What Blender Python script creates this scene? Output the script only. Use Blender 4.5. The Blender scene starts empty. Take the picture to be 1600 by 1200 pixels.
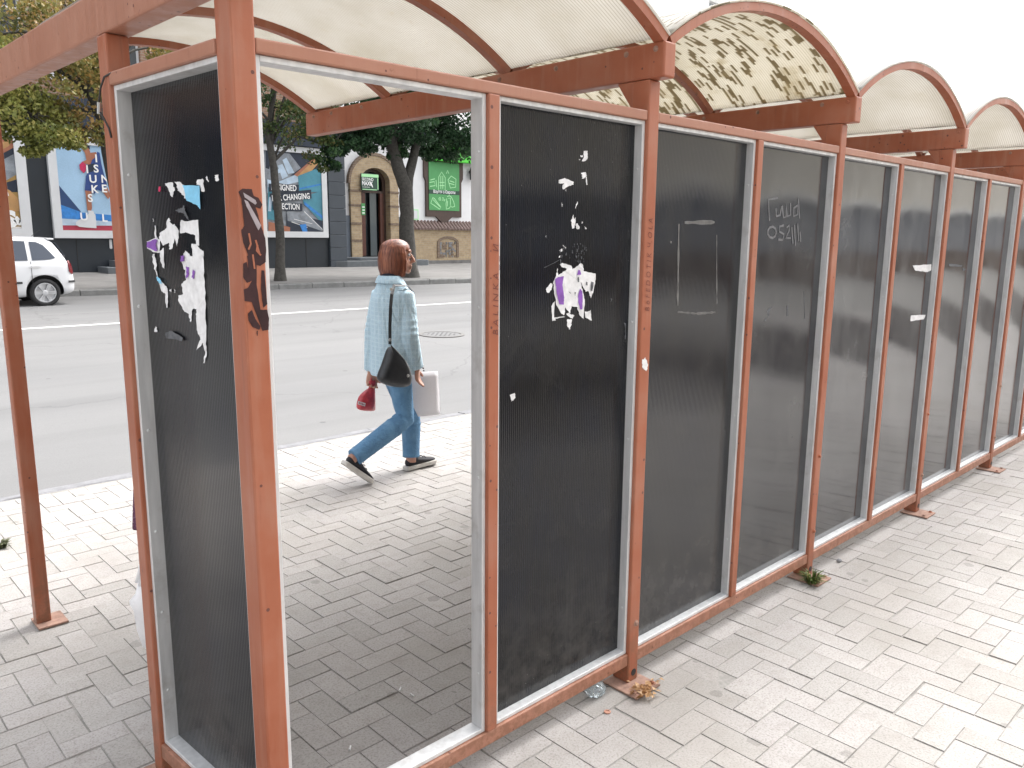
import bpy, bmesh, math, random
import numpy as np
from mathutils import Vector, Matrix
random.seed(7); rng = np.random.default_rng(7)
R = math.radians
S = bpy.context.scene
COL = S.collection
PI = math.pi

# ------------------------------------------------------------------ camera
CAM = Vector((-0.8608, -1.6771, 1.645)); FPX = 1251.0
yaw, pitch, roll = 0.809, -0.1812, 0.0081
fw = Vector((math.cos(pitch)*math.cos(yaw), math.cos(pitch)*math.sin(yaw), math.sin(pitch)))
rt = fw.cross(Vector((0, 0, 1))).normalized(); up = rt.cross(fw)
rt, up = rt*math.cos(roll)+up*math.sin(roll), up*math.cos(roll)-rt*math.sin(roll)
cd = bpy.data.cameras.new('camera'); cam = bpy.data.objects.new('camera', cd); COL.objects.link(cam)
m = Matrix((rt, up, -fw)).transposed().to_4x4(); m.translation = CAM
cam.matrix_world = m
cd.sensor_width = 36; cd.lens = FPX/1600*36; cd.clip_start = 0.05; cd.clip_end = 3000
S.camera = cam

def ray(px, py): return fw*FPX + rt*(px-800) - up*(py-600)
def atY(px, py, Y):
    v = ray(px, py); return CAM + v*((Y-CAM.y)/v.y)
def atZ(px, py, Z=0.):
    v = ray(px, py); return CAM + v*((Z-CAM.z)/v.z)
def atP(px, py, P, N):
    v = ray(px, py); return CAM + v*((P-CAM).dot(N)/v.dot(N))

# ------------------------------------------------------------------ materials
def mat(name):
    m = bpy.data.materials.new(name); m.use_nodes = True
    nt = m.node_tree; b = nt.nodes['Principled BSDF']
    return m, nt, b
def N(nt, typ, **kw):
    n = nt.nodes.new(typ)
    for k, v in kw.items():
        if k in n.inputs.keys() if hasattr(n, 'inputs') else False: n.inputs[k].default_value = v
        else: setattr(n, k, v)
    return n
def c4(c): return (c[0], c[1], c[2], 1)
def ramp(nt, src, stops):
    r = nt.nodes.new('ShaderNodeValToRGB'); e = r.color_ramp.elements
    while len(e) > 1: e.remove(e[-1])
    e[0].position = stops[0][0]; e[0].color = c4(stops[0][1]) if len(stops[0][1]) == 3 else stops[0][1]
    for p, c in stops[1:]:
        x = e.new(p); x.color = c4(c) if len(c) == 3 else c
    nt.links.new(src, r.inputs[0]); return r.outputs[0]
def g(v): return (v, v, v)
def coords(nt, scale=(1, 1, 1), kind='Object', rot=(0, 0, 0)):
    tc = nt.nodes.new('ShaderNodeTexCoord'); mp = nt.nodes.new('ShaderNodeMapping')
    mp.inputs['Scale'].default_value = scale; mp.inputs['Rotation'].default_value = rot
    nt.links.new(tc.outputs[kind], mp.inputs[0]); return mp.outputs[0]
def noise(nt, vec, scale, detail=4, rough=.55, dist=0):
    n = nt.nodes.new('ShaderNodeTexNoise'); n.inputs['Scale'].default_value = scale
    n.inputs['Detail'].default_value = detail; n.inputs['Roughness'].default_value = rough
    n.inputs['Distortion'].default_value = dist
    nt.links.new(vec, n.inputs['Vector']); return n.outputs['Fac']
def mix(nt, fac, a, b, typ='MIX'):
    n = nt.nodes.new('ShaderNodeMix'); n.data_type = 'RGBA'; n.blend_type = typ
    for i, v in ((0, fac), (6, a), (7, b)):
        if hasattr(v, 'is_output'): nt.links.new(v, n.inputs[i])
        elif i == 0: n.inputs[0].default_value = v
        else: n.inputs[i].default_value = c4(v)
    return n.outputs[2]
def math_(nt, op, a, b=None, c=None):
    n = nt.nodes.new('ShaderNodeMath'); n.operation = op
    for i, v in enumerate((a, b, c)):
        if v is None: continue
        if hasattr(v, 'is_output'): nt.links.new(v, n.inputs[i])
        else: n.inputs[i].default_value = v
    return n.outputs[0]
def bump(nt, b, h, strength, dist=.01):
    n = nt.nodes.new('ShaderNodeBump'); n.inputs['Strength'].default_value = strength; n.inputs['Distance'].default_value = dist
    nt.links.new(h, n.inputs['Height']); nt.links.new(n.outputs[0], b.inputs['Normal'])
def attr(nt, name, out='Fac'):
    n = nt.nodes.new('ShaderNodeAttribute'); n.attribute_name = name; return n.outputs[out]
def setc(nt, b, sock, v):
    if hasattr(v, 'is_output'): nt.links.new(v, b.inputs[sock])
    else: b.inputs[sock].default_value = v

def simple(name, col, rough=.6, var=.25, scale=6., metal=0., bmp=.15, fine=60.):
    m, nt, b = mat(name); v = coords(nt)
    n1 = noise(nt, v, scale); n2 = noise(nt, v, fine, 3)
    f = math_(nt, 'ADD', math_(nt, 'MULTIPLY', n1, .65), math_(nt, 'MULTIPLY', n2, .35))
    lo = tuple(c*(1-var) for c in col); hi = tuple(min(1, c*(1+var)) for c in col)
    setc(nt, b, 'Base Color', ramp(nt, f, [(.3, lo), (.7, hi)]))
    b.inputs['Roughness'].default_value = rough; b.inputs['Metallic'].default_value = metal
    if bmp: bump(nt, b, f, bmp, .004)
    return m

def make_paint(name='terracotta_paint', fade=0.):
    m, nt, b = mat(name); v = coords(nt)
    vs = coords(nt, (1, 1, .12))
    n1 = noise(nt, v, 3.5, 5); n2 = noise(nt, vs, 26, 4); n3 = noise(nt, v, 90, 3); n4 = noise(nt, v, 11, 6, .7)
    base = ramp(nt, n1, [(.3, (.295, .078, .032)), (.52, (.34, .108, .054)), (.72, (.36, .152, .098))])
    if fade: base = mix(nt, fade, base, (.38, .21, .15))
    base = mix(nt, ramp(nt, n2, [(.5, g(0)), (.75, g(.45))]), base, (.40, .21, .145))
    base = mix(nt, ramp(nt, n4, [(.655, g(0)), (.70, g(.75))]), base, (.17, .055, .034))
    rn = noise(nt, coords(nt, (1, 1, .05)), 60, 3, .6)
    base = mix(nt, ramp(nt, rn, [(.62, g(0)), (.72, g(.45))]), base, (.20, .075, .045))
    sp = N(nt, 'ShaderNodeTexVoronoi'); sp.inputs['Scale'].default_value = 38; nt.links.new(v, sp.inputs['Vector'])
    cs_ = N(nt, 'ShaderNodeSeparateColor'); nt.links.new(sp.outputs['Color'], cs_.inputs[0])
    chips = math_(nt, 'LESS_THAN', sp.outputs['Distance'], math_(nt, 'MULTIPLY', math_(nt, 'SUBTRACT', cs_.outputs[0], .62), .55))
    base = mix(nt, chips, base, (.12, .04, .03))
    sz = N(nt, 'ShaderNodeSeparateXYZ'); nt.links.new(v, sz.inputs[0])
    foot = math_(nt, 'MULTIPLY', ramp(nt, sz.outputs[2], [(.02, g(1)), (.34, g(0))]), ramp(nt, noise(nt, v, 28, 5, .7), [(.42, g(0)), (.56, g(.85))]))
    base = mix(nt, foot, base, (.20, .085, .045))
    setc(nt, b, 'Base Color', base)
    setc(nt, b, 'Roughness', ramp(nt, n2, [(.3, g(.36)), (.7, g(.62))]))
    bump(nt, b, math_(nt, 'ADD', n4, math_(nt, 'MULTIPLY', n3, .4)), .12, .004)
    return m
def make_alu():
    m, nt, b = mat('aluminium'); v = coords(nt, (1, 1, .15)); v2 = coords(nt)
    n = noise(nt, v, 40, 5); n2 = noise(nt, v2, 9, 5, .65)
    col = ramp(nt, n, [(.3, (.58, .59, .60)), (.7, (.74, .75, .76))])
    col = mix(nt, ramp(nt, n2, [(.56, g(0)), (.72, g(.4))]), col, (.36, .34, .31))
    setc(nt, b, 'Base Color', col); b.inputs['Metallic'].default_value = .35; b.inputs['Roughness'].default_value = .5
    bump(nt, b, n2, .1, .003)
    return m
def make_panel(name, dust_glare, ribs=.35, rough=.1, axis=0, ior=1.6):  # second argument: dust plus lens veil and reflected brightness painted as grey
    m, nt, b = mat(name); v = coords(nt)
    sep = N(nt, 'ShaderNodeSeparateXYZ'); nt.links.new(v, sep.inputs[0])
    u = sep.outputs[axis]
    rib = math_(nt, 'SINE', math_(nt, 'MULTIPLY', u, 2*PI/.0085))
    n1 = noise(nt, v, 2.2, 6, .6); n2 = noise(nt, coords(nt, (1, 1, .35)), 12, 5, .6); n3 = noise(nt, v, 180, 2)
    dirt = math_(nt, 'ADD', math_(nt, 'MULTIPLY', n1, .6), math_(nt, 'MULTIPLY', n2, .4))
    col = ramp(nt, dirt, [(.35, (.006, .008, .014)), (.6, tuple(.008+dust_glare*c for c in (.84, .9, .98))), (.75, tuple(.012+1.6*dust_glare*c for c in (.88, .9, .92)))])
    vo = N(nt, 'ShaderNodeTexVoronoi'); vo.inputs['Scale'].default_value = 45; nt.links.new(v, vo.inputs['Vector'])
    cs_ = N(nt, 'ShaderNodeSeparateColor'); nt.links.new(vo.outputs['Color'], cs_.inputs[0])
    sp_ = math_(nt, 'LESS_THAN', vo.outputs['Distance'], math_(nt, 'MULTIPLY', math_(nt, 'SUBTRACT', cs_.outputs[1], .78), .3))
    col = mix(nt, math_(nt, 'MULTIPLY', sp_, .6), col, (.25, .25, .25))
    dr = noise(nt, coords(nt, (42, 42, 1.1)), 1., 4, .6); dr2 = noise(nt, v, 1.6, 3)
    col = mix(nt, math_(nt, 'MULTIPLY', ramp(nt, dr, [(.6, g(0)), (.72, g(.5))]), ramp(nt, dr2, [(.45, g(0)), (.65, g(1))])), col, tuple(.03+1.5*dust_glare for c in range(3)))
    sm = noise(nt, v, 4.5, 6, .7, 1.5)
    col = mix(nt, ramp(nt, sm, [(.54, g(0)), (.70, g(.5))]), col, tuple(.022+1.2*dust_glare for c in range(3)))
    szp = N(nt, 'ShaderNodeSeparateXYZ'); nt.links.new(v, szp.inputs[0])
    low = math_(nt, 'MULTIPLY', ramp(nt, szp.outputs[2], [(.16, g(1)), (.55, g(0))]), ramp(nt, noise(nt, v, 16, 5, .65), [(.38, g(0)), (.66, g(.5))]))
    col = mix(nt, low, col, (.085, .08, .075))
    ribc = math_(nt, 'MULTIPLY', math_(nt, 'GREATER_THAN', rib, .55), ribs*.3)
    col = mix(nt, ribc, col, (.035, .036, .042))
    setc(nt, b, 'Base Color', col)
    setc(nt, b, 'Roughness', ramp(nt, dirt, [(.35, g(rough)), (.75, g(rough+.10))]))
    b.inputs['IOR'].default_value = ior
    h = math_(nt, 'ADD', math_(nt, 'MULTIPLY', rib, .5), math_(nt, 'MULTIPLY', n1, 2.))
    bump(nt, b, h, ribs, .0004)
    return m
def make_sheet(name, worn):
    m, nt, b = mat(name)
    tc = nt.nodes.new('ShaderNodeTexCoord'); sep = N(nt, 'ShaderNodeSeparateXYZ'); nt.links.new(tc.outputs['UV'], sep.inputs[0])
    U, V = sep.outputs[0], sep.outputs[1]          # metres along the arc, metres along the vault
    fl = .0125 if not worn else .0118
    flute = math_(nt, 'SINE', math_(nt, 'MULTIPLY', V, 2*PI/fl))
    v = coords(nt); n1 = noise(nt, v, 3, 5, .6); n2 = noise(nt, v, 25, 4, .6)
    ed = noise(nt, tc.outputs['UV'], 1.7, 4)
    col = ramp(nt, n1, [(.3, (.57, .55, .50)), (.55, (.64, .625, .59)), (.75, (.68, .67, .64))])
    line = math_(nt, 'GREATER_THAN', flute, .72)
    col = mix(nt, math_(nt, 'MULTIPLY', line, .6), col, (.30, .265, .215))
    col = mix(nt, ramp(nt, n2, [(.62, g(0)), (.78, g(.4))]), col, (.52, .46, .36))
    # darker soiled joints along the vault at uneven spacing
    if worn:
        col = mix(nt, .3, col, (.70, .66, .53))
        row = math_(nt, 'FLOOR', math_(nt, 'DIVIDE', V, fl*1.0))
        wn = N(nt, 'ShaderNodeTexWhiteNoise'); wn.noise_dimensions = '1D'; nt.links.new(row, wn.inputs['W'])
        cell = math_(nt, 'FLOOR', math_(nt, 'ADD', math_(nt, 'DIVIDE', U, .06), math_(nt, 'MULTIPLY', wn.outputs['Value'], 9.)))
        wn2 = N(nt, 'ShaderNodeTexWhiteNoise'); wn2.noise_dimensions = '2D'
        cx = N(nt, 'ShaderNodeCombineXYZ'); nt.links.new(row, cx.inputs[0]); nt.links.new(cell, cx.inputs[1]); nt.links.new(cx.outputs[0], wn2.inputs['Vector'])
        th = math_(nt, 'ADD', .19, math_(nt, 'MULTIPLY', ramp(nt, noise(nt, v, 2.6, 3), [(.4, g(0)), (.7, g(1))]), .16))
        hole = math_(nt, 'LESS_THAN', wn2.outputs['Value'], th)
        col = mix(nt, hole, col, (.26, .22, .145))
        col = mix(nt, ramp(nt, noise(nt, v, 7, 5, .65), [(.55, g(0)), (.7, g(.6))]), col, (.40, .34, .22))
    setc(nt, b, 'Base Color', col); b.inputs['Roughness'].default_value = .38
    bump(nt, b, flute, .35, .0012)
    tr = nt.nodes.new('ShaderNodeBsdfTranslucent'); nt.links.new(col, tr.inputs[0])
    mx = nt.nodes.new('ShaderNodeMixShader'); mx.inputs[0].default_value = .62
    out = nt.nodes['Material Output']
    nt.links.new(b.outputs[0], mx.inputs[1]); nt.links.new(tr.outputs[0], mx.inputs[2]); nt.links.new(mx.outputs[0], out.inputs[0])
    return m
def make_brick_pave():
    m, nt, b = mat('concrete_paver'); v = coords(nt); r = attr(nt, 'rnd')
    n1 = noise(nt, v, 130, 4, .7); n2 = noise(nt, v, 1.1, 5, .6); n3 = noise(nt, v, 14, 5, .6)
    col = ramp(nt, r, [(0, (.32, .305, .29)), (.35, (.345, .33, .315)), (.7, (.36, .34, .33)), (1, (.385, .365, .35))])
    col = mix(nt, ramp(nt, n1, [(.36, g(.5)), (.5, g(0))]), col, (.15, .135, .125))
    col = mix(nt, ramp(nt, n1, [(.58, g(0)), (.7, g(.35))]), col, (.5, .48, .45))
    col = mix(nt, ramp(nt, n3, [(.5, g(0)), (.75, g(.35))]), col, (.22, .195, .17))
    col = mix(nt, ramp(nt, n2, [(.46, g(0)), (.66, g(.45))]), col, (.25, .23, .205))
    # trodden-in gum and drips: dark round spots
    vo = N(nt, 'ShaderNodeTexVoronoi'); vo.inputs['Scale'].default_value = 7; vo.inputs['Randomness'].default_value = 1
    vd = N(nt, 'ShaderNodeVectorMath'); vd.operation = 'ADD'; nt.links.new(v, vd.inputs[0])
    nz = N(nt, 'ShaderNodeTexNoise'); nz.inputs['Scale'].default_value = 25; nt.links.new(v, nz.inputs['Vector'])
    sc = N(nt, 'ShaderNodeVectorMath'); sc.operation = 'SCALE'; sc.inputs['Scale'].default_value = .03
    nt.links.new(nz.outputs['Color'], sc.inputs[0]); nt.links.new(sc.outputs[0], vd.inputs[1]); nt.links.new(vd.outputs[0], vo.inputs['Vector'])
    cs = N(nt, 'ShaderNodeSeparateColor'); nt.links.new(vo.outputs['Color'], cs.inputs[0])
    spot = math_(nt, 'LESS_THAN', vo.outputs['Distance'], math_(nt, 'MULTIPLY', math_(nt, 'SUBTRACT', cs.outputs[0], .55), .5))
    col = mix(nt, math_(nt, 'MULTIPLY', spot, .3), col, (.07, .065, .06))
    setc(nt, b, 'Base Color', col); b.inputs['Roughness'].default_value = .85
    bump(nt, b, n1, .35, .003)
    return m
def make_asphalt():
    m, nt, b = mat('worn_asphalt'); v = coords(nt); vs = coords(nt, (.25, 1, 1))
    n1 = noise(nt, v, 120, 3, .7); n2 = noise(nt, vs, .6, 5, .6); n3 = noise(nt, v, 5, 6, .65)
    col = ramp(nt, n2, [(.3, (.150, .150, .152)), (.7, (.186, .185, .184))])
    col = mix(nt, ramp(nt, n1, [(.38, g(.5)), (.52, g(0))]), col, (.12, .12, .12))
    col = mix(nt, ramp(nt, n3, [(.63, g(0)), (.72, g(.4))]), col, (.15, .15, .15))
    pv = N(nt, 'ShaderNodeTexVoronoi'); pv.distance = 'CHEBYCHEV'; pv.inputs['Scale'].default_value = .17; nt.links.new(coords(nt, (.4, 1, 1)), pv.inputs['Vector'])
    pc = N(nt, 'ShaderNodeSeparateColor'); nt.links.new(pv.outputs['Color'], pc.inputs[0])
    col = mix(nt, ramp(nt, pc.outputs[0], [(.6, g(0)), (.62, g(.22))]), col, (.10, .10, .103))
    tk = noise(nt, coords(nt, (.05, 1.3, 1)), 1., 4, .5)
    col = mix(nt, ramp(nt, tk, [(.52, g(0)), (.68, g(.3))]), col, (.10, .10, .10))
    sp3 = N(nt, 'ShaderNodeTexVoronoi'); sp3.inputs['Scale'].default_value = 1.6; nt.links.new(v, sp3.inputs['Vector'])
    col = mix(nt, math_(nt, 'MULTIPLY', math_(nt, 'LESS_THAN', sp3.outputs['Distance'], .05), .5), col, (.05, .05, .05))
    vo = N(nt, 'ShaderNodeTexVoronoi'); vo.feature = 'DISTANCE_TO_EDGE'; vo.inputs['Scale'].default_value = .23
    vd = N(nt, 'ShaderNodeVectorMath'); vd.operation = 'ADD'; nt.links.new(v, vd.inputs[0])
    nz = N(nt, 'ShaderNodeTexNoise'); nz.inputs['Scale'].default_value = 1.2; nz.inputs['Detail'].default_value = 5; nt.links.new(v, nz.inputs['Vector'])
    nt.links.new(nz.outputs['Color'], vd.inputs[1]); nt.links.new(vd.outputs[0], vo.inputs['Vector'])
    crack = math_(nt, 'LESS_THAN', vo.outputs['Distance'], .0035)
    col = mix(nt, math_(nt, 'MULTIPLY', crack, .3), col, (.07, .07, .07))
    setc(nt, b, 'Base Color', col); b.inputs['Roughness'].default_value = .9
    bump(nt, b, n1, .3, .004)
    return m
def make_bricks(name, c1, c2, mortar, w=.25, h=.075, rotx=True):
    m, nt, b = mat(name)
    v = coords(nt, (1, 1, 1), 'Object', (R(-90) if rotx else 0, 0, 0))
    t = nt.nodes.new('ShaderNodeTexBrick'); nt.links.new(v, t.inputs['Vector'])
    t.inputs['Color1'].default_value = c4(c1); t.inputs['Color2'].default_value = c4(c2); t.inputs['Mortar'].default_value = c4(mortar)
    t.inputs['Scale'].default_value = 1; t.inputs['Brick Width'].default_value = w; t.inputs['Row Height'].default_value = h
    t.inputs['Mortar Size'].default_value = .008; t.inputs['Bias'].default_value = -.1
    n = noise(nt, coords(nt), 9, 5, .65)
    col = mix(nt, ramp(nt, n, [(.45, g(0)), (.7, g(.5))]), t.outputs['Color'], tuple(x*.5 for x in c1))
    setc(nt, b, 'Base Color', col); b.inputs['Roughness'].default_value = .9
    bump(nt, b, t.outputs['Fac'], -.4, .01)
    return m
def make_leaf(name, stops):
    m, nt, b = mat(name); r = attr(nt, 'rnd')
    col = ramp(nt, r, stops)
    setc(nt, b, 'Base Color', col); b.inputs['Roughness'].default_value = .55
    tr = nt.nodes.new('ShaderNodeBsdfTranslucent'); nt.links.new(col, tr.inputs[0])
    mx = nt.nodes.new('ShaderNodeMixShader'); mx.inputs[0].default_value = .35
    nt.links.new(b.outputs[0], mx.inputs[1]); nt.links.new(tr.outputs[0], mx.inputs[2])
    nt.links.new(mx.outputs[0], nt.nodes['Material Output'].inputs[0])
    return m
def make_tweed():
    m, nt, b = mat('pale_blue_check_cloth'); v = coords(nt)
    sep = N(nt, 'ShaderNodeSeparateXYZ'); nt.links.new(v, sep.inputs[0])
    hx = math_(nt, 'ADD', math_(nt, 'MULTIPLY', sep.outputs[0], .82), math_(nt, 'MULTIPLY', sep.outputs[1], -.58))
    def lines(s, p): return math_(nt, 'GREATER_THAN', math_(nt, 'SINE', math_(nt, 'MULTIPLY', s, 2*PI/p)), .78)
    l = math_(nt, 'MAXIMUM', lines(hx, .027), lines(sep.outputs[2], .030))
    n1 = noise(nt, v, 220, 2); n2 = noise(nt, v, 7, 5)
    col = ramp(nt, n1, [(.35, (.36, .52, .63)), (.65, (.50, .65, .74))])
    col = mix(nt, math_(nt, 'MULTIPLY', l, .38), col, (.62, .74, .80))
    setc(nt, b, 'Base Color', col); b.inputs['Roughness'].default_value = .9
    vz = coords(nt, (1, 1, .35))
    bump(nt, b, math_(nt, 'ADD', math_(nt, 'MULTIPLY', noise(nt, vz, 14, 3, .5, 1.2), 2.4), math_(nt, 'MULTIPLY', n1, .2)), .7, .02)
    return m
def make_denim():
    m, nt, b = mat('blue_denim'); v = coords(nt)
    n1 = noise(nt, v, 9, 5); n2 = noise(nt, v, 260, 2)
    f = math_(nt, 'ADD', math_(nt, 'MULTIPLY', n1, .7), math_(nt, 'MULTIPLY', n2, .3))
    setc(nt, b, 'Base Color', ramp(nt, f, [(.32, (.075, .17, .30)), (.5, (.105, .23, .38)), (.68, (.16, .30, .45))])); b.inputs['Roughness'].default_value = .9
    bump(nt, b, noise(nt, coords(nt, (1, 1, 1.6)), 22, 3, .5, 1.5), .7, .012)
    return m
def make_hair():
    m, nt, b = mat('auburn_hair'); v = coords(nt, (1, 1, .07))
    n1 = noise(nt, v, 95, 4); n2 = noise(nt, v, 22, 3)
    f = math_(nt, 'ADD', math_(nt, 'MULTIPLY', n1, .5), math_(nt, 'MULTIPLY', n2, .5))
    setc(nt, b, 'Base Color', ramp(nt, f, [(.36, (.06, .017, .010)), (.50, (.18, .054, .027)), (.64, (.36, .135, .07))])); b.inputs['Roughness'].default_value = .42
    bump(nt, b, f, .6, .006)
    return m
def make_knit():
    m, nt, b = mat('purple_boucle_knit'); v = coords(nt)
    vo = N(nt, 'ShaderNodeTexVoronoi'); vo.inputs['Scale'].default_value = 110; nt.links.new(v, vo.inputs['Vector'])
    setc(nt, b, 'Base Color', ramp(nt, vo.outputs['Distance'], [(0, (.24, .09, .16)), (.6, (.09, .03, .065)), (1, (.3, .17, .24))])); b.inputs['Roughness'].default_value = 1
    bump(nt, b, vo.outputs['Distance'], 1., .01)
    return m

M = {}
M['paint'] = make_paint(); M['paint_faded'] = make_paint('faded_terracotta_paint', .55); M['alu'] = make_alu()
M['panel_dark'] = make_panel('smoked_panel_dark', .002, .8, .06, 0, 1.36)
M['panel_mid'] = make_panel('smoked_panel_dust_glare', .014, .5, .06, 0, 1.55)  # grey lifted beyond real dust to stand for reflected brightness
M['panel_grey'] = make_panel('smoked_panel_grey', .068, .05, .045, 0, 1.8)  # palest: lens veil and reflections put into the colour along with dust
M['panel_mid2'] = make_panel('smoked_panel_half_grey', .040, .12, .05, 0, 1.65)  # between the two, reflection and veil again painted into the grey
M['panel_end'] = make_panel('smoked_panel_end', .005, .9, .08, 1, 1.42)
M['sheet'] = make_sheet('cream_fluted_sheet', False); M['sheet_worn'] = make_sheet('worn_fluted_sheet', True)
M['paver'] = make_brick_pave(); M['asphalt'] = make_asphalt()
M['joint'] = simple('paver_joint', (.25, .24, .225), .95, .5, 4)
M['slab'] = simple('far_pavement', (.16, .155, .15), .9, .25, 1.5)
M['kerbstone'] = simple('kerb_stone', (.19, .19, .20), .9, .3, 9, bmp=.5)
M['kerb_far'] = simple('far_kerb_stone', (.19, .19, .185), .9, .3, 5, bmp=.4)
M['white_line'] = simple('road_paint', (.78, .78, .76), .7, .12, 14)
M['iron'] = simple('cast_iron', (.13, .125, .12), .7, .3, 40)
M['dark_clad'] = simple('dark_cladding', (.014, .02, .028), .45, .2, 1.2)
M['grey_clad'] = simple('grey_cladding', (.048, .058, .072), .6, .12, 2)
M['grey_dado'] = simple('grey_dado', (.12, .14, .17), .7, .15, 3)
M['white_wall'] = simple('white_plaster', (.72, .72, .73), .85, .06, 2)
M['pale_wall'] = simple('pale_plaster', (.86, .86, .85), .85, .05, .4)
M['beige_wall'] = simple('beige_plaster', (.74, .69, .60), .9, .15, .6)
M['upper_brick'] = make_bricks('brown_brick', (.22, .12, .075), (.30, .18, .12), (.3, .27, .23), .25, .08)
M['buff_brick'] = make_bricks('buff_brick', (.42, .32, .20), (.33, .24, .145), (.36, .31, .25), .26, .09)
M['dark_brick'] = make_bricks('dark_brick', (.15, .10, .07), (.19, .13, .09), (.25, .21, .17), .2, .07)
M['stone_plinth'] = simple('stone_plinth', (.15, .145, .14), .9, .35, 5)
M['step'] = simple('grey_step', (.11, .12, .13), .7, .2, 4)
M['tile'] = simple('brown_roof_tile', (.13, .085, .075), .7, .35, 9)
M['brown_wood'] = simple('dark_brown_wood', (.055, .03, .022), .5, .3, 8)
M['red_wood'] = simple('red_brown_wood', (.085, .025, .015), .4, .3, 8)
M['glass'] = simple('dark_glass', (.02, .024, .028), .06, .2, 2, bmp=0)
M['glass_grey'] = simple('grey_glass', (.10, .12, .13), .1, .1, 2, bmp=0)
M['white_frame'] = simple('white_frame', (.62, .63, .65), .5, .06, 3)
M['green'] = simple('green_sign', (.065, .29, .09), .5, .08, 3, bmp=0)
M['green_bright'] = simple('bright_green_banner', (.07, .52, .035), .5, .1, 2, bmp=0)
M['green_line'] = simple('pale_green_line', (.38, .72, .38), .6, .05, 3, bmp=0)
M['dark_green'] = simple('dark_green_sign', (.01, .05, .03), .4, .1, 3, bmp=0)
M['white_ink'] = simple('white_ink', (.82, .82, .82), .6, .04, 5, bmp=0)
M['bark'] = simple('tree_bark', (.060, .056, .050), .95, .45, 12, bmp=.9, fine=40)
M['leaf_dark'] = make_leaf('leaf_dark_green', [(0, (.012, .034, .015)), (.5, (.028, .075, .030)), (.85, (.055, .125, .045)), (1, (.12, .23, .06))])
M['leaf_mid'] = make_leaf('leaf_mid_green', [(0, (.02, .04, .015)), (.5, (.055, .10, .03)), (.8, (.13, .14, .04)), (1, (.22, .15, .07))])
M['leaf_autumn'] = make_leaf('leaf_autumn', [(0, (.065, .08, .025)), (.3, (.15, .155, .045)), (.55, (.23, .20, .055)), (.8, (.34, .21, .07)), (1, (.42, .27, .12))])
M['leaf_lime'] = make_leaf('leaf_lime', [(0, (.10, .13, .035)), (.5, (.24, .25, .06)), (1, (.40, .34, .11))])
M['grass'] = make_leaf('grass_blade', [(0, (.05, .09, .02)), (.6, (.12, .17, .04)), (1, (.32, .27, .12))])
M['weed'] = make_leaf('weed_leaf', [(0, (.07, .08, .045)), (1, (.16, .17, .09))])
M['dry_leaf'] = make_leaf('dry_leaf', [(0, (.30, .15, .06)), (.6, (.48, .28, .13)), (1, (.6, .42, .25))])
M['car_paint'] = simple('white_car_paint', (.64, .645, .66), .22, .01, 2, bmp=0)
M['car_glass'] = simple('car_window', (.045, .055, .075), .05, .1, 2, bmp=0)
M['rubber'] = simple('black_rubber', (.018, .018, .019), .8, .3, 20)
M['trim'] = simple('black_trim', (.02, .02, .022), .55, .2, 10)
M['rim'] = simple('alloy_rim', (.62, .63, .65), .3, .05, 5, metal=.6, bmp=0)
M['red_lamp'] = simple('red_lamp', (.14, .010, .014), .15, .1, 8, bmp=0)
M['skin'] = simple('skin', (.44, .23, .165), .5, .1, 20)
M['tweed'] = make_tweed(); M['denim'] = make_denim(); M['hair'] = make_hair(); M['knit'] = make_knit(); M['grey_wall'] = simple('grey_wall', (.30, .30, .31), .85, .1, .7); M['soil'] = simple('dark_soil', (.045, .035, .028), .95, .5, 3, bmp=.8)
M['navy'] = simple('navy_cloth', (.015, .017, .028), .85, .3, 30)
M['shoe'] = simple('dark_shoe_mesh', (.014, .014, .019), .8, .3, 90)
M['sole'] = simple('pale_sole', (.55, .53, .50), .7, .15, 20)
M['leather'] = simple('black_leather', (.022, .024, .028), .36, .3, 18, bmp=.6)
M['steel'] = simple('steel', (.5, .5, .5), .3, .1, 20, metal=.9)
M['red_plastic'] = simple('red_plastic', (.46, .05, .065), .28, .35, 22, bmp=.7)
M['white_plastic'] = simple('white_plastic', (.80, .80, .82), .4, .06, 15, bmp=.6)
M['white_card'] = simple('white_card', (.76, .75, .79), .6, .03, 4, bmp=0)
M['black_ink'] = simple('black_ink', (.02, .02, .022), .6, .1, 10, bmp=0)
M['scrap'] = simple('torn_white_paper', (.72, .72, .73), .85, .16, 30, bmp=.4)
M['scrap_purple'] = simple('purple_print', (.23, .09, .40), .8, .25, 25)
M['scrap_blue'] = simple('blue_print', (.22, .55, .78), .8, .25, 12)
M['scrap_red'] = simple('red_print', (.5, .03, .1), .8, .2, 30)
M['glue'] = simple('glue_residue', (.10, .105, .115), .8, .4, 60)
def make_haze():
    m, nt, b = mat('glue_haze'); v = coords(nt, (1, 1, .25)); n1 = noise(nt, v, 160, 4, .7); n2 = noise(nt, coords(nt), 14, 4, .6)
    f = math_(nt, 'MULTIPLY', ramp(nt, n1, [(.45, g(0)), (.7, g(1))]), ramp(nt, n2, [(.42, g(0)), (.7, g(1))]))
    setc(nt, b, 'Base Color', mix(nt, f, (.010, .011, .014), (.20, .20, .205))); b.inputs['Roughness'].default_value = .3; b.inputs['IOR'].default_value = 1.4
    return m
M['haze'] = make_haze()
M['tape'] = simple('dull_tape', (.12, .118, .115), .6, .4, 40)
M['scrawl'] = simple('grey_scrawl', (.125, .127, .135), .6, .3, 40)
M['marker'] = simple('brown_marker', (.032, .010, .012), .35, .5, 22)
M['scratch'] = simple('scratched_letters', (.17, .05, .035), .8, .2, 30)
M['silver'] = simple('silver_stroke', (.33, .29, .31), .5, .15, 30)
M['rust'] = simple('rusty_plate', (.31, .19, .145), .85, .4, 25, bmp=.5)
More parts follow.
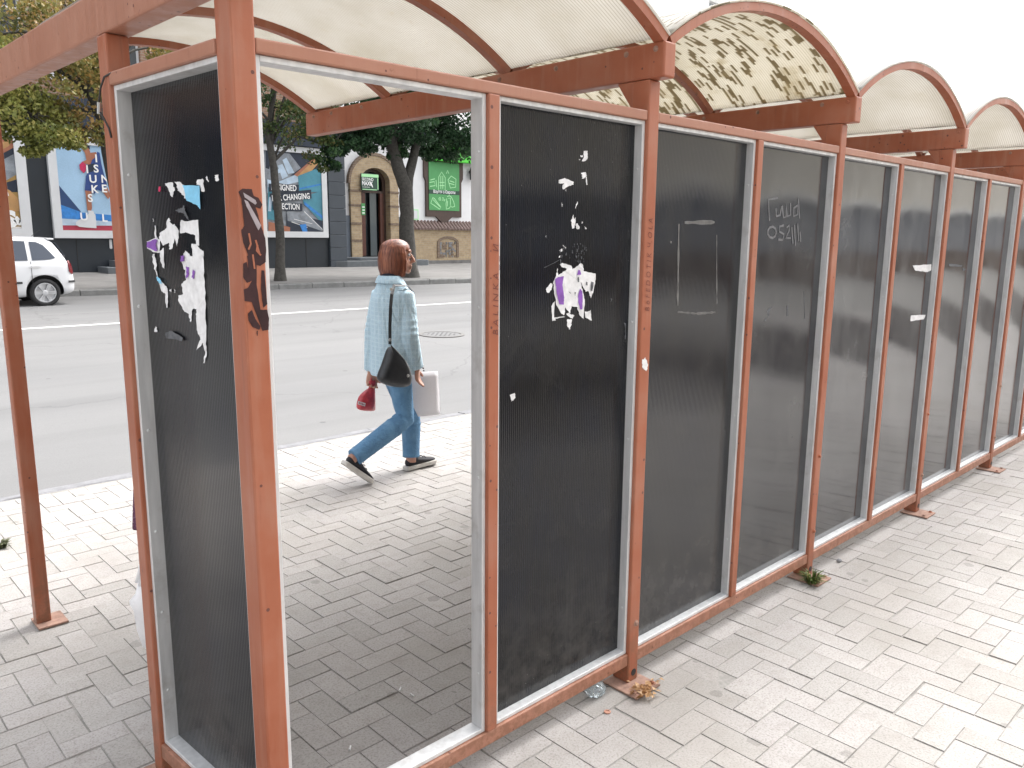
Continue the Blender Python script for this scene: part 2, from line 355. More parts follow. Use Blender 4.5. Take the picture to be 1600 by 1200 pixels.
M['cable'] = simple('black_cable', (.03, .028, .027), .6, .2, 20)
M['sky_print'] = simple('poster_sky', (.33, .50, .68), .5, .22, .7, bmp=0)
M['red_track'] = simple('poster_track', (.36, .03, .06), .5, .15, 2, bmp=0)
M['stand_print'] = simple('poster_stand', (.015, .05, .15), .5, .2, 3, bmp=0)
M['blue_print'] = simple('poster_blue', (.03, .20, .55), .5, .3, 8, bmp=0)
M['dress'] = simple('poster_dress', (.02, .055, .22), .5, .15, 6, bmp=0)
M['skin_print'] = simple('poster_skin', (.34, .13, .075), .5, .2, 6, bmp=0)
M['gold_print'] = simple('poster_gold', (.33, .20, .06), .5, .4, 3, bmp=0)
M['tan_print'] = simple('poster_tan', (.45, .25, .10), .5, .25, 3, bmp=0)
M['teal_print'] = simple('poster_teal', (.06, .24, .32), .5, .35, 2, bmp=0)
M['grey_print'] = simple('poster_grey', (.22, .24, .27), .5, .5, 4, bmp=0)
M['navy_print'] = simple('poster_navy', (.012, .02, .04), .5, .4, 3, bmp=0)
M['paleblue_print'] = simple('poster_paleblue', (.45, .56, .68), .5, .3, 3, bmp=0)
M['tarp'] = simple('blue_sign', (.03, .22, .6), .5, .1, 5, bmp=0)
mp_, nt_, b_ = mat('clear_plastic'); b_.inputs['Base Color'].default_value = (.75, .82, .85, 1); b_.inputs['Roughness'].default_value = .12
b_.inputs['Transmission Weight'].default_value = .75; b_.inputs['IOR'].default_value = 1.25; M['clear'] = mp_

# ------------------------------------------------------------------ mesh helpers
class MB:
    def __init__(s): s.v = []; s.f = []; s.mi = []; s.uv = None
    def add(s, vs, fs, mi=0):
        o = len(s.v); s.v += [tuple(x) for x in vs]; s.f += [tuple(i+o for i in f) for f in fs]; s.mi += [mi]*len(fs); return s
    def box(s, x0, x1, y0, y1, z0, z1, mi=0):
        vs = [(x, y, z) for z in (z0, z1) for y in (y0, y1) for x in (x0, x1)]
        return s.add(vs, [(0, 2, 3, 1), (4, 5, 7, 6), (0, 1, 5, 4), (2, 6, 7, 3), (0, 4, 6, 2), (1, 3, 7, 5)], mi)
    def obox(s, o, a, b, c, mi=0):      # origin corner + three edge vectors
        o, a, b, c = Vector(o), Vector(a), Vector(b), Vector(c)
        vs = [o+a*i+b*j+c*k for k in (0, 1) for j in (0, 1) for i in (0, 1)]
        fs = [(0, 2, 3, 1), (4, 5, 7, 6), (0, 1, 5, 4), (2, 6, 7, 3), (0, 4, 6, 2), (1, 3, 7, 5)]
        if a.cross(b).dot(c) < 0: fs = [f[::-1] for f in fs]
        return s.add(vs, fs, mi)
    def poly(s, pts, mi=0): return s.add(pts, [tuple(range(len(pts)))], mi)
    def prism(s, pts, d, mi=0):         # planar polygon extruded by vector d
        n = len(pts); p = [Vector(x) for x in pts]; d = Vector(d)
        vs = p+[x+d for x in p]
        fs = [tuple(range(n))[::-1], tuple(range(n, 2*n))]+[(i, (i+1) % n, n+(i+1) % n, n+i) for i in range(n)]
        nr = Vector((0, 0, 0))
        for i in range(n): nr += (p[i]-p[0]).cross(p[(i+1) % n]-p[0])
        if nr.dot(d) < 0: fs = [f[::-1] for f in fs]
        return s.add(vs, fs, mi)
    def tube(s, pts, rad, n=8, mi=0, cap=True):
        pts = [Vector(p) for p in pts]
        if not hasattr(rad, '__len__'): rad = [rad]*len(pts)
        rings = []; prev = None
        for i, p in enumerate(pts):
            t = (pts[min(i+1, len(pts)-1)]-pts[max(i-1, 0)])
            t = t.normalized() if t.length > 1e-9 else Vector((0, 0, 1))
            if prev is None:
                a = t.orthogonal().normalized()
            else:
                a = (prev-t*prev.dot(t)); a = a.normalized() if a.length > 1e-6 else t.orthogonal().normalized()
            prev = a; b = t.cross(a)
            r = rad[i]; ra, rb = (r if hasattr(r, '__len__') else (r, r))
            rings.append([p+a*ra*math.cos(2*PI*k/n)+b*rb*math.sin(2*PI*k/n) for k in range(n)])
        return s.rings(rings, mi, cap)
    def rings(s, rings, mi=0, cap=True):
        n = len(rings[0]); vs = [p for r in rings for p in r]; fs = []
        for i in range(len(rings)-1):
            for k in range(n):
                fs.append((i*n+k, i*n+(k+1) % n, (i+1)*n+(k+1) % n, (i+1)*n+k))
        if cap: fs += [tuple(range(n))[::-1], tuple(range((len(rings)-1)*n, len(rings)*n))]
        return s.add(vs, fs, mi)
    def lathe(s, o, axis, prof, n=24, mi=0):   # prof: (radius, offset along axis)
        o = Vector(o); ax = Vector(axis).normalized(); a = ax.orthogonal().normalized(); b = ax.cross(a)
        return s.rings([[o+ax*h+(a*math.cos(2*PI*k/n)+b*math.sin(2*PI*k/n))*r for k in range(n)] for r, h in prof], mi, True)
    def ball(s, c, r, n=14, mi=0, ax=(1, 1, 1)):
        c = Vector(c); k = n//2
        return s.rings([[c+Vector((ax[0]*r*math.sin(PI*i/k)*math.cos(2*PI*j/n), ax[1]*r*math.sin(PI*i/k)*math.sin(2*PI*j/n), -ax[2]*r*math.cos(PI*i/k))) for j in range(n)] for i in ([.12]+list(range(1, k))+[k-.12])], mi, True)
    def build(s, name, mats, parent=None, bevel=0, smooth=False, sub=0, rnd=None, remesh=0, smooth_it=0, uv=None):
        me = bpy.data.meshes.new(name)
        off = root_loc(parent) if parent else Vector((0, 0, 0))
        loc = Vector((0, 0, 0))
        vs = [tuple(Vector(v)-off) for v in s.v]
        me.from_pydata(vs, [], s.f)
        if not isinstance(mats, (list, tuple)): mats = [mats]
        for mm in mats: me.materials.append(mm)
        if len(mats) > 1: me.polygons.foreach_set('material_index', s.mi)
        if rnd is not None:
            a = me.attributes.new('rnd', 'FLOAT', 'FACE'); a.data.foreach_set('value', np.asarray(rnd, dtype=np.float32))
        if uv is not None:
            l = me.uv_layers.new(name='UVMap')
            for lp in me.loops: l.data[lp.index].uv = uv[lp.vertex_index]
        if smooth: me.polygons.foreach_set('use_smooth', [True]*len(me.polygons))
        me.validate(); me.update()
        o = bpy.data.objects.new(name, me); COL.objects.link(o)
        if parent: o.parent = parent
        if remesh:
            md = o.modifiers.new('r', 'REMESH'); md.mode = 'VOXEL'; md.voxel_size = remesh; md.use_smooth_shade = True
            if smooth_it:
                ms = o.modifiers.new('s', 'SMOOTH'); ms.factor = .5; ms.iterations = smooth_it
            bake(o)
            o.data.polygons.foreach_set('use_smooth', [True]*len(o.data.polygons))
        if bevel:
            md = o.modifiers.new('b', 'BEVEL'); md.width = bevel; md.segments = 2; md.limit_method = 'ANGLE'
        if sub:
            md = o.modifiers.new('s', 'SUBSURF'); md.levels = sub; md.render_levels = sub
        return o
def bake(o):
    dg = bpy.context.evaluated_depsgraph_get(); dg.update()
    me = bpy.data.meshes.new_from_object(o.evaluated_get(dg)); old = o.data
    if not me.materials:
        for mm in old.materials: me.materials.append(mm)
    o.modifiers.clear(); me.name = old.name; o.data = me
def root_loc(o):
    while o.parent: o = o.parent
    return o.location.copy()
def thing(name, loc, label, cat, group=None):
    o = bpy.data.objects.new(name, None); COL.objects.link(o); o.location = loc; o.empty_display_size = .1
    o['label'] = label; o['category'] = cat
    if group: o['group'] = group
    return o
def tag(o, label, cat, group=None):
    o['label'] = label; o['category'] = cat
    if group: o['group'] = group
    return o
def struct(o, kind='structure'): o['kind'] = kind; return o
def text_mb(txt, size, origin, ux, uz, mb=None, mi=0, thick=.001, align='LEFT', shear=0, space=1.0, bold=0, width=None):
    cu = bpy.data.curves.new('t', 'FONT'); cu.body = txt; cu.size = size; cu.align_x = align; cu.shear = shear
    cu.space_character = space; cu.offset = bold; cu.resolution_u = 3
    o = bpy.data.objects.new('t', cu); COL.objects.link(o)
    dg = bpy.context.evaluated_depsgraph_get(); dg.update()
    me = bpy.data.meshes.new_from_object(o.evaluated_get(dg))
    if width:
        xs_v = [v.co.x for v in me.vertices]; k_ = width/(max(xs_v)-min(xs_v))
        for v in me.vertices: v.co.x *= k_
    ux, uz, origin = Vector(ux).normalized(), Vector(uz).normalized(), Vector(origin)
    mb = mb or MB()
    mb.add([origin+ux*v.co.x+uz*v.co.y for v in me.vertices], [tuple(p.vertices) for p in me.polygons], mi)
    bpy.data.objects.remove(o); bpy.data.curves.remove(cu); bpy.data.meshes.remove(me)
    return mb
def stroke(mb, pts, w, nrm, mi=0):      # flat ribbon along points in a plane of normal nrm
    nrm = Vector(nrm).normalized(); L = []; Rr = []
    for i, p in enumerate(pts):
        t = (Vector(pts[min(i+1, len(pts)-1)])-Vector(pts[max(i-1, 0)])).normalized(); s = nrm.cross(t)*w*.5
        L.append(Vector(p)+s); Rr.append(Vector(p)-s)
    n = len(pts); mb.add(L+Rr, [(i, i+1, n+i+1, n+i) for i in range(n-1)], mi); return mb
def ragged(pts, amp, sub=5):            # torn edge: subdivide a polygon and jitter it
    out = []
    for i in range(len(pts)):
        a, b = pts[i], pts[(i+1) % len(pts)]
        for k in range(sub):
            t = k/sub; j = amp if k else amp*.3
            out.append((a[0]+(b[0]-a[0])*t+random.uniform(-j, j), a[1]+(b[1]-a[1])*t+random.uniform(-j, j)))
    return out
# ------------------------------------------------------------------ ground, pavement, road
SL = .018
def road_z(y): return -.12+SL*(y-4.1)
def far_z(y): return .31+.022*(y-19.3)
mb = MB()
prof = [(-300, -.0032), (4.0, -.0032), (4.02, -.5), (400, -.5)]
for i in range(3):
    (y0, z0), (y1, z1) = prof[i], prof[i+1]
    mb.poly([(-300, y0, z0), (400, y0, z0), (400, y1, z1), (-300, y1, z1)])
struct(mb.build('ground', M['joint']))

def pavers():
    u = .1; gap = .0013; bv = .0016
    V = []; F = []; rnd = []
    for j in range(-75, 39):
        for i in range(-45, 175):
            t = (i-j) % 4
            if t == 0: x0, x1, y0, y1 = i, i+2, j, j+1
            elif t == 3: x0, x1, y0, y1 = i, i+1, j, j+2
            else: continue
            x0, x1, y0, y1 = x0*u+gap, x1*u-gap, y0*u+gap, y1*u-gap
            y0 += .05; y1 += .05
            if y1 > 3.94: y1 = 3.938
            if y1-y0 < .03: continue
            dz = random.gauss(0, .0011); tx = random.gauss(0, .004); ty = random.gauss(0, .004)
            cx, cy = (x0+x1)/2, (y0+y1)/2
            jx, jy = random.gauss(0, .0012), random.gauss(0, .0012)
            o = len(V)
            for (ins, z) in ((bv, 0), (0, -.004), (0, -.03)):
                for (x, y) in ((x0+ins, y0+ins), (x1-ins, y0+ins), (x1-ins, y1-ins), (x0+ins, y1-ins)):
                    V.append((x+jx, y+jy, z+dz+tx*(x-cx)+ty*(y-cy)))
            F.append((o, o+1, o+2, o+3))
            for l in (4, 8):
                for k in range(4): F.append((o+l+k, o+l+(k+1) % 4, o+l-4+(k+1) % 4, o+l-4+k))
            rnd += [random.random()]*9
            if random.random() < .05:
                for q in range(o, o+12): V[q] = (V[q][0]+.0022, V[q][1]-.0018, V[q][2])
    b = MB(); b.v = V; b.f = F; b.mi = [0]*len(F)
    return struct(b.build('pavement', M['paver'], rnd=rnd))
pavers()

mb = MB()
ys = [4.06, 8, 12, 16, 23]
for i in range(4): mb.poly([(-80, ys[i], road_z(ys[i])), (140, ys[i], road_z(ys[i])), (140, ys[i+1], road_z(ys[i+1])), (-80, ys[i+1], road_z(ys[i+1]))])
struct(mb.build('road', M['asphalt']))
# near kerb: rough stones, one mesh for the run
mb = MB(); x = -12.
while x < 30:
    L = random.uniform(.85, 1.05)
    n = 7; top = []
    rings = []
    for k in range(n):
        xx = x+.006+(L-.012)*k/(n-1)
        j = lambda a: random.uniform(-a, a)
        rings.append([(xx, 3.965+j(.006), -.3), (xx, 4.10+j(.01), -.3), (xx, 4.105+j(.012), -.03+j(.01)), (xx, 4.085+j(.01), -.002+j(.006)), (xx, 3.985+j(.006), .004+j(.004)), (xx, 3.965+j(.005), -.006+j(.004))])
    mb.rings(rings); x += L
struct(mb.build('near_kerb', M['kerbstone']))
# far kerb and far pavement
def far_y(x): return 19.69-.088*(x-4.78) if x > 4.78 else 19.69-.02*(x-4.78)
mb = MB(); x = -60.
while x < 90:
    a, b = x+.01, x+.99
    rings = [[(xx, yy(xx) , z) for yy, z in ((lambda q: far_y(q), -.3), (lambda q: far_y(q)+.18, -.3), (lambda q: far_y(q)+.18, .305), (lambda q: far_y(q)+.03, .31), (lambda q: far_y(q), .28))] for xx in (a, b)]
    dz = random.uniform(-.012, .008)
    mb.rings([[(p[0], p[1], p[2]+(dz if p[2] > 0 else 0)) for p in r] for r in rings]); x += 1.0
struct(mb.build('far_kerb', M['kerb_far']))
mb = MB()
for x0, x1 in ((-80, 4.78), (4.78, 60), (60, 140)):
    mb.poly([(x0, far_y(min(x0, 60))+.17, .30), (x1, far_y(min(x1, 60))+.17, .30), (x1, 40, far_z(40)), (x0, 40, far_z(40))])
struct(mb.build('far_pavement', M['slab']))
# painted line on the road
def rline(pts, w, name):
    mb = MB(); P = [Vector(p) for p in pts]; n = Vector((0, -SL, 1)).normalized()
    L = []; Q = []
    for i in range(len(P)):
        t = (P[min(i+1, len(P)-1)]-P[max(i-1, 0)]).normalized(); s = n.cross(t)*w/2
        L.append(P[i]+s+n*.005); Q.append(P[i]-s+n*.005)
    mb.add(L+Q, [(len(P)+i, len(P)+i+1, i+1, i) for i in range(len(P)-1)])
    return struct(mb.build(name, M['white_line']))
yl = lambda x: 13.77-.030*(x-2.38)
rline([(x, yl(x), road_z(yl(x))) for x in (-60, -20, 0, 4, 8, 12, 20, 60)], .13, 'lane_line')

# manhole cover in the road
def onroad(px, py):
    v = ray(px, py); t = (-.12+SL*(CAM.y-4.1)-CAM.z)/(v.z-SL*v.y); return CAM+v*t
c = onroad(690, 523); nr = Vector((0, -SL, 1)).normalized()
t = thing('manhole_cover', c, 'round iron manhole cover set in the grey asphalt', 'manhole cover')
MB().lathe(c+nr*.001, nr, [(.40, 0), (.40, .012), (.335, .012), (.335, .004)], 40).build('rim', M['iron'], t)
mb = MB(); mb.lathe(c+nr*.001, nr, [(.325, 0), (.325, .009), (.31, .011), (.02, .011)], 40)
a_ = nr.orthogonal().normalized(); b2 = nr.cross(a_)
for k in range(-3, 4):
    for l in range(-3, 4):
        if k*k+l*l < 11: mb.lathe(c+nr*.011+a_*k*.075+b2*l*.075, nr, [(.022, 0), (.018, .005)], 8)
mb.build('lid', M['asphalt'], t)

# ------------------------------------------------------------------ bus shelter
D = 1.406; MO = .687; NB = 6
sh = thing('bus_shelter', (0, 0, 0), 'long terracotta steel bus shelter with smoked panels and a row of arched cream roofs', 'bus shelter')
PT = M['paint']; PF = M['paint_faded']
def postx(k): return (-.074, -.018) if k == 0 else (k*D-.058, k*D)
def bolt(parent, p, axis, r=.009):
    mb = MB(); mb.lathe(Vector(p)-Vector(axis)*.001, axis, [(r*1.7, 0), (r*1.7, .002), (r, .003), (r, .008), (r*.7, .010)], 10)
    return mb.build('bolt', M['rust'] if random.random() < .6 else PT, parent, smooth=False)
for k in range(NB+1):
    x0, x1 = postx(k)
    mb = MB(); mb.box(x0, x1, 0, .073, .010, 2.155)
    mb.prism([(x0+.002, .07, 2.06), (x0+.002, .07, 2.156), (x0+.002, .140, 2.156)], (.052, 0, 0))
    if k == 0: mb = MB().box(x0, x1, 0, .073, .010, 2.155)
    p = mb.build('post', PT, sh, bevel=.005)
    bp = MB()
    bp.box(x0-.055, x1+.03, -.085, .075, .003, .010)
    pl = bp.build('base_plate', M['rust'], p, bevel=.002)
    for (xx, yy) in ((x0-.035, -.06), (x1+.012, -.06)): bolt(pl, (xx, yy, .010), (0, 0, 1), .008)
    if k:
        bolt(p, (x1-.022, 0, .24), (0, -1, 0), .008)
        if k > 1: bolt(p, (x1-.024, 0, .62), (0, -1, 0), .007)
        # open end of the tube near the foot
        MB().lathe((x1-.026, -.0015, .045), (0, 1, 0), [(.014, 0), (.014, .001)], 12).build('drain_hole', M['black_ink'], p)
# end post and front post
EO = Vector((-.078, .073, 0)); EV = Vector((-.038, .559, 0)); EL = EV.length; ED = EV.normalized(); EN = Vector((ED.y, -ED.x, 0))
p = MB().box(-.116, -.056, .632, .697, .010, 2.155).build('post', PT, sh, bevel=.005)
MB().box(-.16, -.02, .60, .73, .003, .010).build('base_plate', M['rust'], p, bevel=.002)
p = MB().box(-.135, -.078, 1.995, 2.052, .010, 2.155).build('post', PT, sh, bevel=.005)
MB().box(-.140, -.025, 1.945, 2.075, .003, .012).build('base_plate', M['rust'], p, bevel=.002)
BOW = {}; PX = {}
def bowv(x, z, x0, x1, z0, z1, a):      # the thin sheets sag inwards
    u = 2*(x-x0)/(x1-x0)-1; v = 2*(z-z0)/(z1-z0)-1; return a*max(0, 1-u*u)*max(0, 1-v*v)
def bowed(x0, x1, z0, z1, a, nx=12, nz=30):
    mb = MB(); W = nz+1
    for y in (.044, .052):
        mb.v += [(x0+(x1-x0)*i/nx, y+bowv(x0+(x1-x0)*i/nx, z0+(z1-z0)*j/nz, x0, x1, z0, z1, a), z0+(z1-z0)*j/nz) for i in range(nx+1) for j in range(nz+1)]
    O = (nx+1)*W
    f = [(i*W+j, (i+1)*W+j, (i+1)*W+j+1, i*W+j+1) for i in range(nx) for j in range(nz)]
    mb.f = f+[tuple(O+q for q in reversed(t)) for t in f]; mb.mi = [0]*len(mb.f); return mb
def onp(k, h, d=.0005):                 # point on the face of a sagging panel
    def fn(px, py):
        p = atY(px, py, .044); x0, x1, z0, z1 = PX[(k, h)]; return Vector((p.x, .044-d+bowv(p.x, p.z, x0, x1, z0, z1, BOW[(k, h)]), p.z))
    return fn
# rails and mullions of the long wall
for k in range(NB):
    a, b = postx(k)[1]+.0005, postx(k+1)[0]-.0005
    MB().box(a, b, .003, .045, 2.026, 2.058).build('top_rail', PF, sh, bevel=.004)
    MB().box(a, b, .003, .050, .080, .127).build('bottom_rail', PF, sh, bevel=.004)
    mx = k*D+MO
    MB().box(mx-.040, mx, .001, .045, .1275, 2.0255).build('mullion', PT, sh, bevel=.003)
    for h in (0, 1):
        xa, xb = (a, mx-.0405) if h == 0 else (mx+.0005, b)
        z0, z1 = .128, 2.0255; T = .013; y0, y1 = .013, .062
        mb = MB(); mb.box(xa, xa+T, y0, y1, z0, z1).box(xb-T, xb, y0, y1, z0, z1)
        mb.box(xa+T, xb-T, y0, y1, z1-T, z1).box(xa+T, xb-T, y0, y1, z0, z0+T)
        for zz in (.35, .9, 1.4, 1.85):      # rivets along the inner face
            mb.lathe((xb-T+.0005, .030, zz+random.uniform(-.05, .05)), (-1, 0, 0), [(.005, 0), (.004, .003)], 8)
        fr = mb.build('panel_frame', M['alu'], sh, bevel=.0015)
        if k == 0 and h == 0: fr['label'] = 'empty aluminium frame with no panel in it'; continue
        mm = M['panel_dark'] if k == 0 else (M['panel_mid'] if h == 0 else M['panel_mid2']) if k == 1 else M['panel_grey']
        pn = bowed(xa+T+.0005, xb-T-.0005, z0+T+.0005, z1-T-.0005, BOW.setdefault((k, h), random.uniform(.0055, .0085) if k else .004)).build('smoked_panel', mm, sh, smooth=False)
        pn.data.polygons.foreach_set('use_smooth', [True]*len(pn.data.polygons))
        PX[(k, h)] = (xa+T, xb-T, z0+T, z1-T)
        if k == 0: P1B = pn
        if k == 1 and h == 0: P2A = pn
        if k == 1 and h == 1: P2B = pn
        if k == 2 and h == 1: P3B = pn
        if k == 3 and h == 0: P4A = pn
# short end wall
def eb(s0, s1, n0, n1, z0, z1, mb): return mb.obox(EO+ED*s0+EN*n0+Vector((0, 0, z0)), ED*(s1-s0), EN*(n1-n0), (0, 0, z1-z0))
eb(.0005, EL-.0005, .001, .042, 2.026, 2.058, MB()).build('top_rail', PF, sh, bevel=.004)
eb(.0005, EL-.0005, .001, .047, .080, .127, MB()).build('bottom_rail', PF, sh, bevel=.004)
mb = MB(); T = .013
eb(.001, T, .012, .066, .128, 2.0255, mb); eb(EL-T-.001, EL-.001, .012, .066, .128, 2.0255, mb); eb(T, EL-T-.001, .012, .066, 2.0255-T, 2.0255, mb); eb(T, EL-T-.001, .012, .066, .128, .128+T, mb)
for zz in (.3, .55, .8, 1.1, 1.45, 1.8):
    q = EO+ED*(EL-T-.0005)+EN*.03+Vector((0, 0, zz)); mb.lathe(q, -ED, [(.006, 0), (.004, .003)], 8)
mb.build('panel_frame', M['alu'], sh, bevel=.0015)
mb = MB(); eb(T+.001, EL-T-.002, .050, .058, .142, 2.012, mb); PE = mb.build('smoked_panel', M['panel_end'], sh)
# roof beams
BZ0, BZ1 = 2.156, 2.266
def beamx(k): return (k*D-.060, k*D+.002)
for k in range(NB+1):
    mb = MB()
    if k == 0:
        a = Vector((-.099, -.055, BZ0)); mb.obox(a, (-.050, 2.26, 0), (.070, 0, 0), (0, 0, BZ1-BZ0))
    else:
        x0, x1 = beamx(k)
        mb.prism([(x0, -.055, BZ0), (x0, 2.205, BZ0), (x0, 2.205, BZ1), (x0, -.055, BZ1)], (x1-x0, 0, 0))
    bm_ = mb.build('roof_beam', PF if k == 0 else PT, sh, bevel=.006)
    if k:
        for yy in (-.02, .10, .42, .72, 1.05, 1.36, 1.68, 1.95, 2.12): bolt(bm_, (beamx(k)[0], yy, BZ1-.022), (-1, 0, 0), .006)
# vaults: fluted sheets on curved ribs
for k in range(NB):
    xa = (-.075 if k == 0 else k*D-.010); xb = (k+1)*D-.045
    c = (xb-xa)/2; h = .212; RR = (c*c+h*h)/(2*h); xm = (xa+xb)/2; zc = BZ1-.004+h-RR
    th = math.asin(c/RR)
    def arc(r, n=36): return [(xm+r*math.sin(-th+2*th*i/n), zc+r*math.cos(-th+2*th*i/n)) for i in range(n+1)]
    for (ya, w) in ((-.048, .040), (.685, .035), (1.485, .035), (2.150, .040)):
        i_, o_ = arc(RR-.004), arc(RR+.026)
        rings = [[(i_[q][0], ya, i_[q][1]), (i_[q][0], ya+w, i_[q][1]), (o_[q][0], ya+w, o_[q][1]), (o_[q][0], ya, o_[q][1])] for q in range(37)]
        MB().rings(rings).build('roof_rib', PT, sh)
    n = 40; ny = 12; mb = MB(); uv = []
    lo, hi = arc(RR+.0275, n), arc(RR+.0345, n)
    for side, A in enumerate((lo, hi)):
        o = len(mb.v); vs = []
        for q in range(n+1):
            for r in range(ny+1):
                y = -.052+2.246*r/ny; sag = .003*math.sin(r*2.1+q*.25+k)
                vs.append((A[q][0], y, A[q][1]+sag)); uv.append((RR*2*th*q/n, y))
        fs = [(q*(ny+1)+r, q*(ny+1)+r+1, (q+1)*(ny+1)+r+1, (q+1)*(ny+1)+r) for q in range(n) for r in range(ny)]
        mb.add(vs, [f[::-1] for f in fs] if side == 1 else fs)
    W = ny+1; O = (n+1)*W
    ed = [(q*W, (q+1)*W, O+(q+1)*W, O+q*W) for q in range(n)]+[(q*W+ny, O+q*W+ny, O+(q+1)*W+ny, (q+1)*W+ny) for q in range(n)]
    ed += [(r, O+r, O+r+1, r+1) for r in range(ny)]+[(n*W+r, n*W+r+1, O+n*W+r+1, O+n*W+r) for r in range(ny)]
    mb.f += ed; mb.mi += [0]*len(ed)
    rs = mb.build('roof_sheet', M['sheet_worn'] if k == 1 else M['sheet'], sh, smooth=True, uv=uv)
    if k == 1: rs['label'] = 'perished roof sheet with dark broken flutes'
# loose cable at the end post
Q = lambda px, py: atP(px, py, Vector((-.119, .64, 0)), Vector((1, .3, 0)))
pts = [(198, 112), (178, 112), (163, 120), (157, 138), (155, 158), (153, 172), (157, 176), (163, 186), (170, 200), (174, 215)]
MB().tube([Q(*p) for p in pts], .0026, 7).build('cable', M['cable'], sh, smooth=True)
MB().tube([Q(155, 160), Q(155, 178)], .0055, 8).build('cable_clip', M['steel'], sh)

# torn paper, scrawls and scratches on the shelter
def flatset(name, parent, Pf, s, ox, oy, polys, mats, amp=3, label=None, lift=0.0, nrm=None):
    mb = MB()
    for i, (mi, pl) in enumerate(polys):
        q = ragged(pl, amp) if amp else pl
        pts = [Pf(ox+x/s, oy+y/s) for x, y in q]
        if amp and amp >= 2: pts = [p+(-EN if nrm is not None else Vector((0, -1, 0)))*random.uniform(0, .0022)*(random.random() < .5) for p in pts]
        if nrm is not None: pts = [p+nrm*(lift+(.0026 if mi else 0)+.0001*mi+.00001*i) for p in pts]
        mb.poly(pts, mi)
    o = mb.build(name, mats, parent)
    bmm = bmesh.new(); bmm.from_mesh(o.data); bmesh.ops.triangulate(bmm, faces=bmm.faces[:]); bmesh.ops.recalc_face_normals(bmm, faces=bmm.faces[:]); bmm.to_mesh(o.data); bmm.free()
    if label: o['label'] = label
    return o
PM = [M['scrap'], M['scrap_purple'], M['scrap_blue'], M['scrap_red'], M['glue']]
Pe = lambda px, py: atP(px, py, EO+EN*.0495, EN)
A = [(0, [(385,310),(465,300),(490,370),(470,455),(450,440),(420,360)]), (0, [(490,295),(540,290),(590,340),(620,470),(600,470),(560,420),(520,380),(510,330)]),
 (2, [(580,328),(760,335),(768,590),(740,545),(625,490)]), (0, [(720,275),(790,262),(805,390),(775,400),(750,330),(715,320)]), (0, [(905,225),(940,215),(948,280),(920,290)]),
 (0, [(820,225),(845,285),(835,295),(815,260)]), (0, [(405,700),(430,665),(450,720),(470,740),(490,730),(530,800),(530,850),(510,970),(490,880),(460,990),(440,1000),(430,930),(370,960),(330,890),(330,830),(380,800),(400,780)]),
 (0, [(545,710),(565,690),(590,705),(735,690),(745,960),(715,950),(700,850),(600,820),(545,830)]), (0, [(200,915),(300,872),(335,895),(335,1035),(280,1030),(200,985)]), (1, [(212,925),(300,890),(322,905),(300,940),(322,1015),(290,1015),(215,975)]),
 (0, [(285,745),(297,760),(302,870),(285,880)]), (0, [(262,680),(272,680),(268,710)]), (3, [(330,345),(352,345),(350,395),(335,400)]), (0, [(330,1020),(372,980),(380,1200),(350,1130)]),
 (0, [(665,940),(720,940),(750,990),(790,1020),(797,1210),(680,1210),(680,1090)]), (0, [(600,1010),(640,1040),(680,1110),(695,1210),(585,1210),(560,1090)]), (1, [(560,1070),(595,1060),(600,1120),(570,1120)]), (0, [(255,1050),(280,1040),(300,1130),(300,1210),(280,1205)]),
 (4, [(510,590),(545,572),(575,568),(600,540),(612,600),(640,650),(650,690),(620,670),(600,630),(570,615),(540,612),(525,600)])]
flatset('torn_poster', PE, Pe, 6.667, 200, 240, A, PM, 4, 'torn white paper scraps with a blue and a purple corner', .0002, -EN)
B = [(0, [(255,0),(285,0),(300,80),(310,200),(360,270),(415,330),(420,380),(425,540),(405,540),(395,400),(350,360),(320,230),(290,160)]), (2, [(310,215),(350,235),(370,290),(335,280)]), (0, [(335,0),(375,0),(380,130),(360,110)]),
 (0, [(580,0),(620,40),(650,0),(790,0),(800,200),(815,500),(820,880),(825,1040),(800,1115),(790,1110),(810,1000),(790,900),(720,980),(730,930),(760,870),(720,770),(715,620),(720,550),(680,550),(660,690),(640,610),(590,570),(530,470),(530,410),(580,400),(560,290),(610,250),(600,100)]),
 (1, [(560,0),(600,0),(595,50),(570,60)]), (1, [(620,110),(650,120),(650,200),(625,240)]), (1, [(690,140),(715,160),(700,240),(680,220)]), (0, [(280,790),(300,720),(312,790)]), (0, [(440,350),(462,340),(455,380)]), (0, [(490,340),(500,380),(490,385)]),
 (4, [(405,800),(470,775),(590,850),(580,885),(500,865),(410,850)]), (4, [(860,1990),(1010,2070),(1020,2390),(850,2250)]) ]
flatset('torn_poster', PE, Pe, 6.667, 200, 400, B[:-1], PM, 4, 'long torn strip of white paper hanging down', .0010, -EN)
Pw = onp(0, 1, .0006)
C_ = [(0, [(730,125),(785,125),(785,225),(740,260),(710,255),(740,190)]), (0, [(690,180),(725,180),(725,205),(700,205)]), (0, [(675,230),(695,228),(690,245)]), (0, [(700,400),(760,392),(775,430),(745,470),(715,475),(715,430)]), (0, [(762,440),(778,450),(780,550),(770,550)]),
 (0, [(425,490),(500,465),(610,510),(610,550),(560,560),(480,610),(468,580),(490,530),(440,535),(425,530)]), (0, [(505,610),(520,615),(520,635)]), (0, [(640,850),(630,840),(655,760),(667,765)]), (0, [(580,1000),(610,920),(620,980),(640,955),(625,1090),(595,1100)]), (0, [(640,1040),(660,1030),(690,1080),(685,1105),(645,1100)]), (0, [(715,1005),(728,1015),(718,1045)]), (0, [(745,1070),(778,1095),(765,1105)]), (0, [(465,770),(475,820),(465,825)]), (0, [(262,1185),(272,1185),(272,1205),(264,1205)])]
flatset('torn_poster', P1B, Pw, 8, 820, 220, C_, PM, 4, 'small white paper flecks')
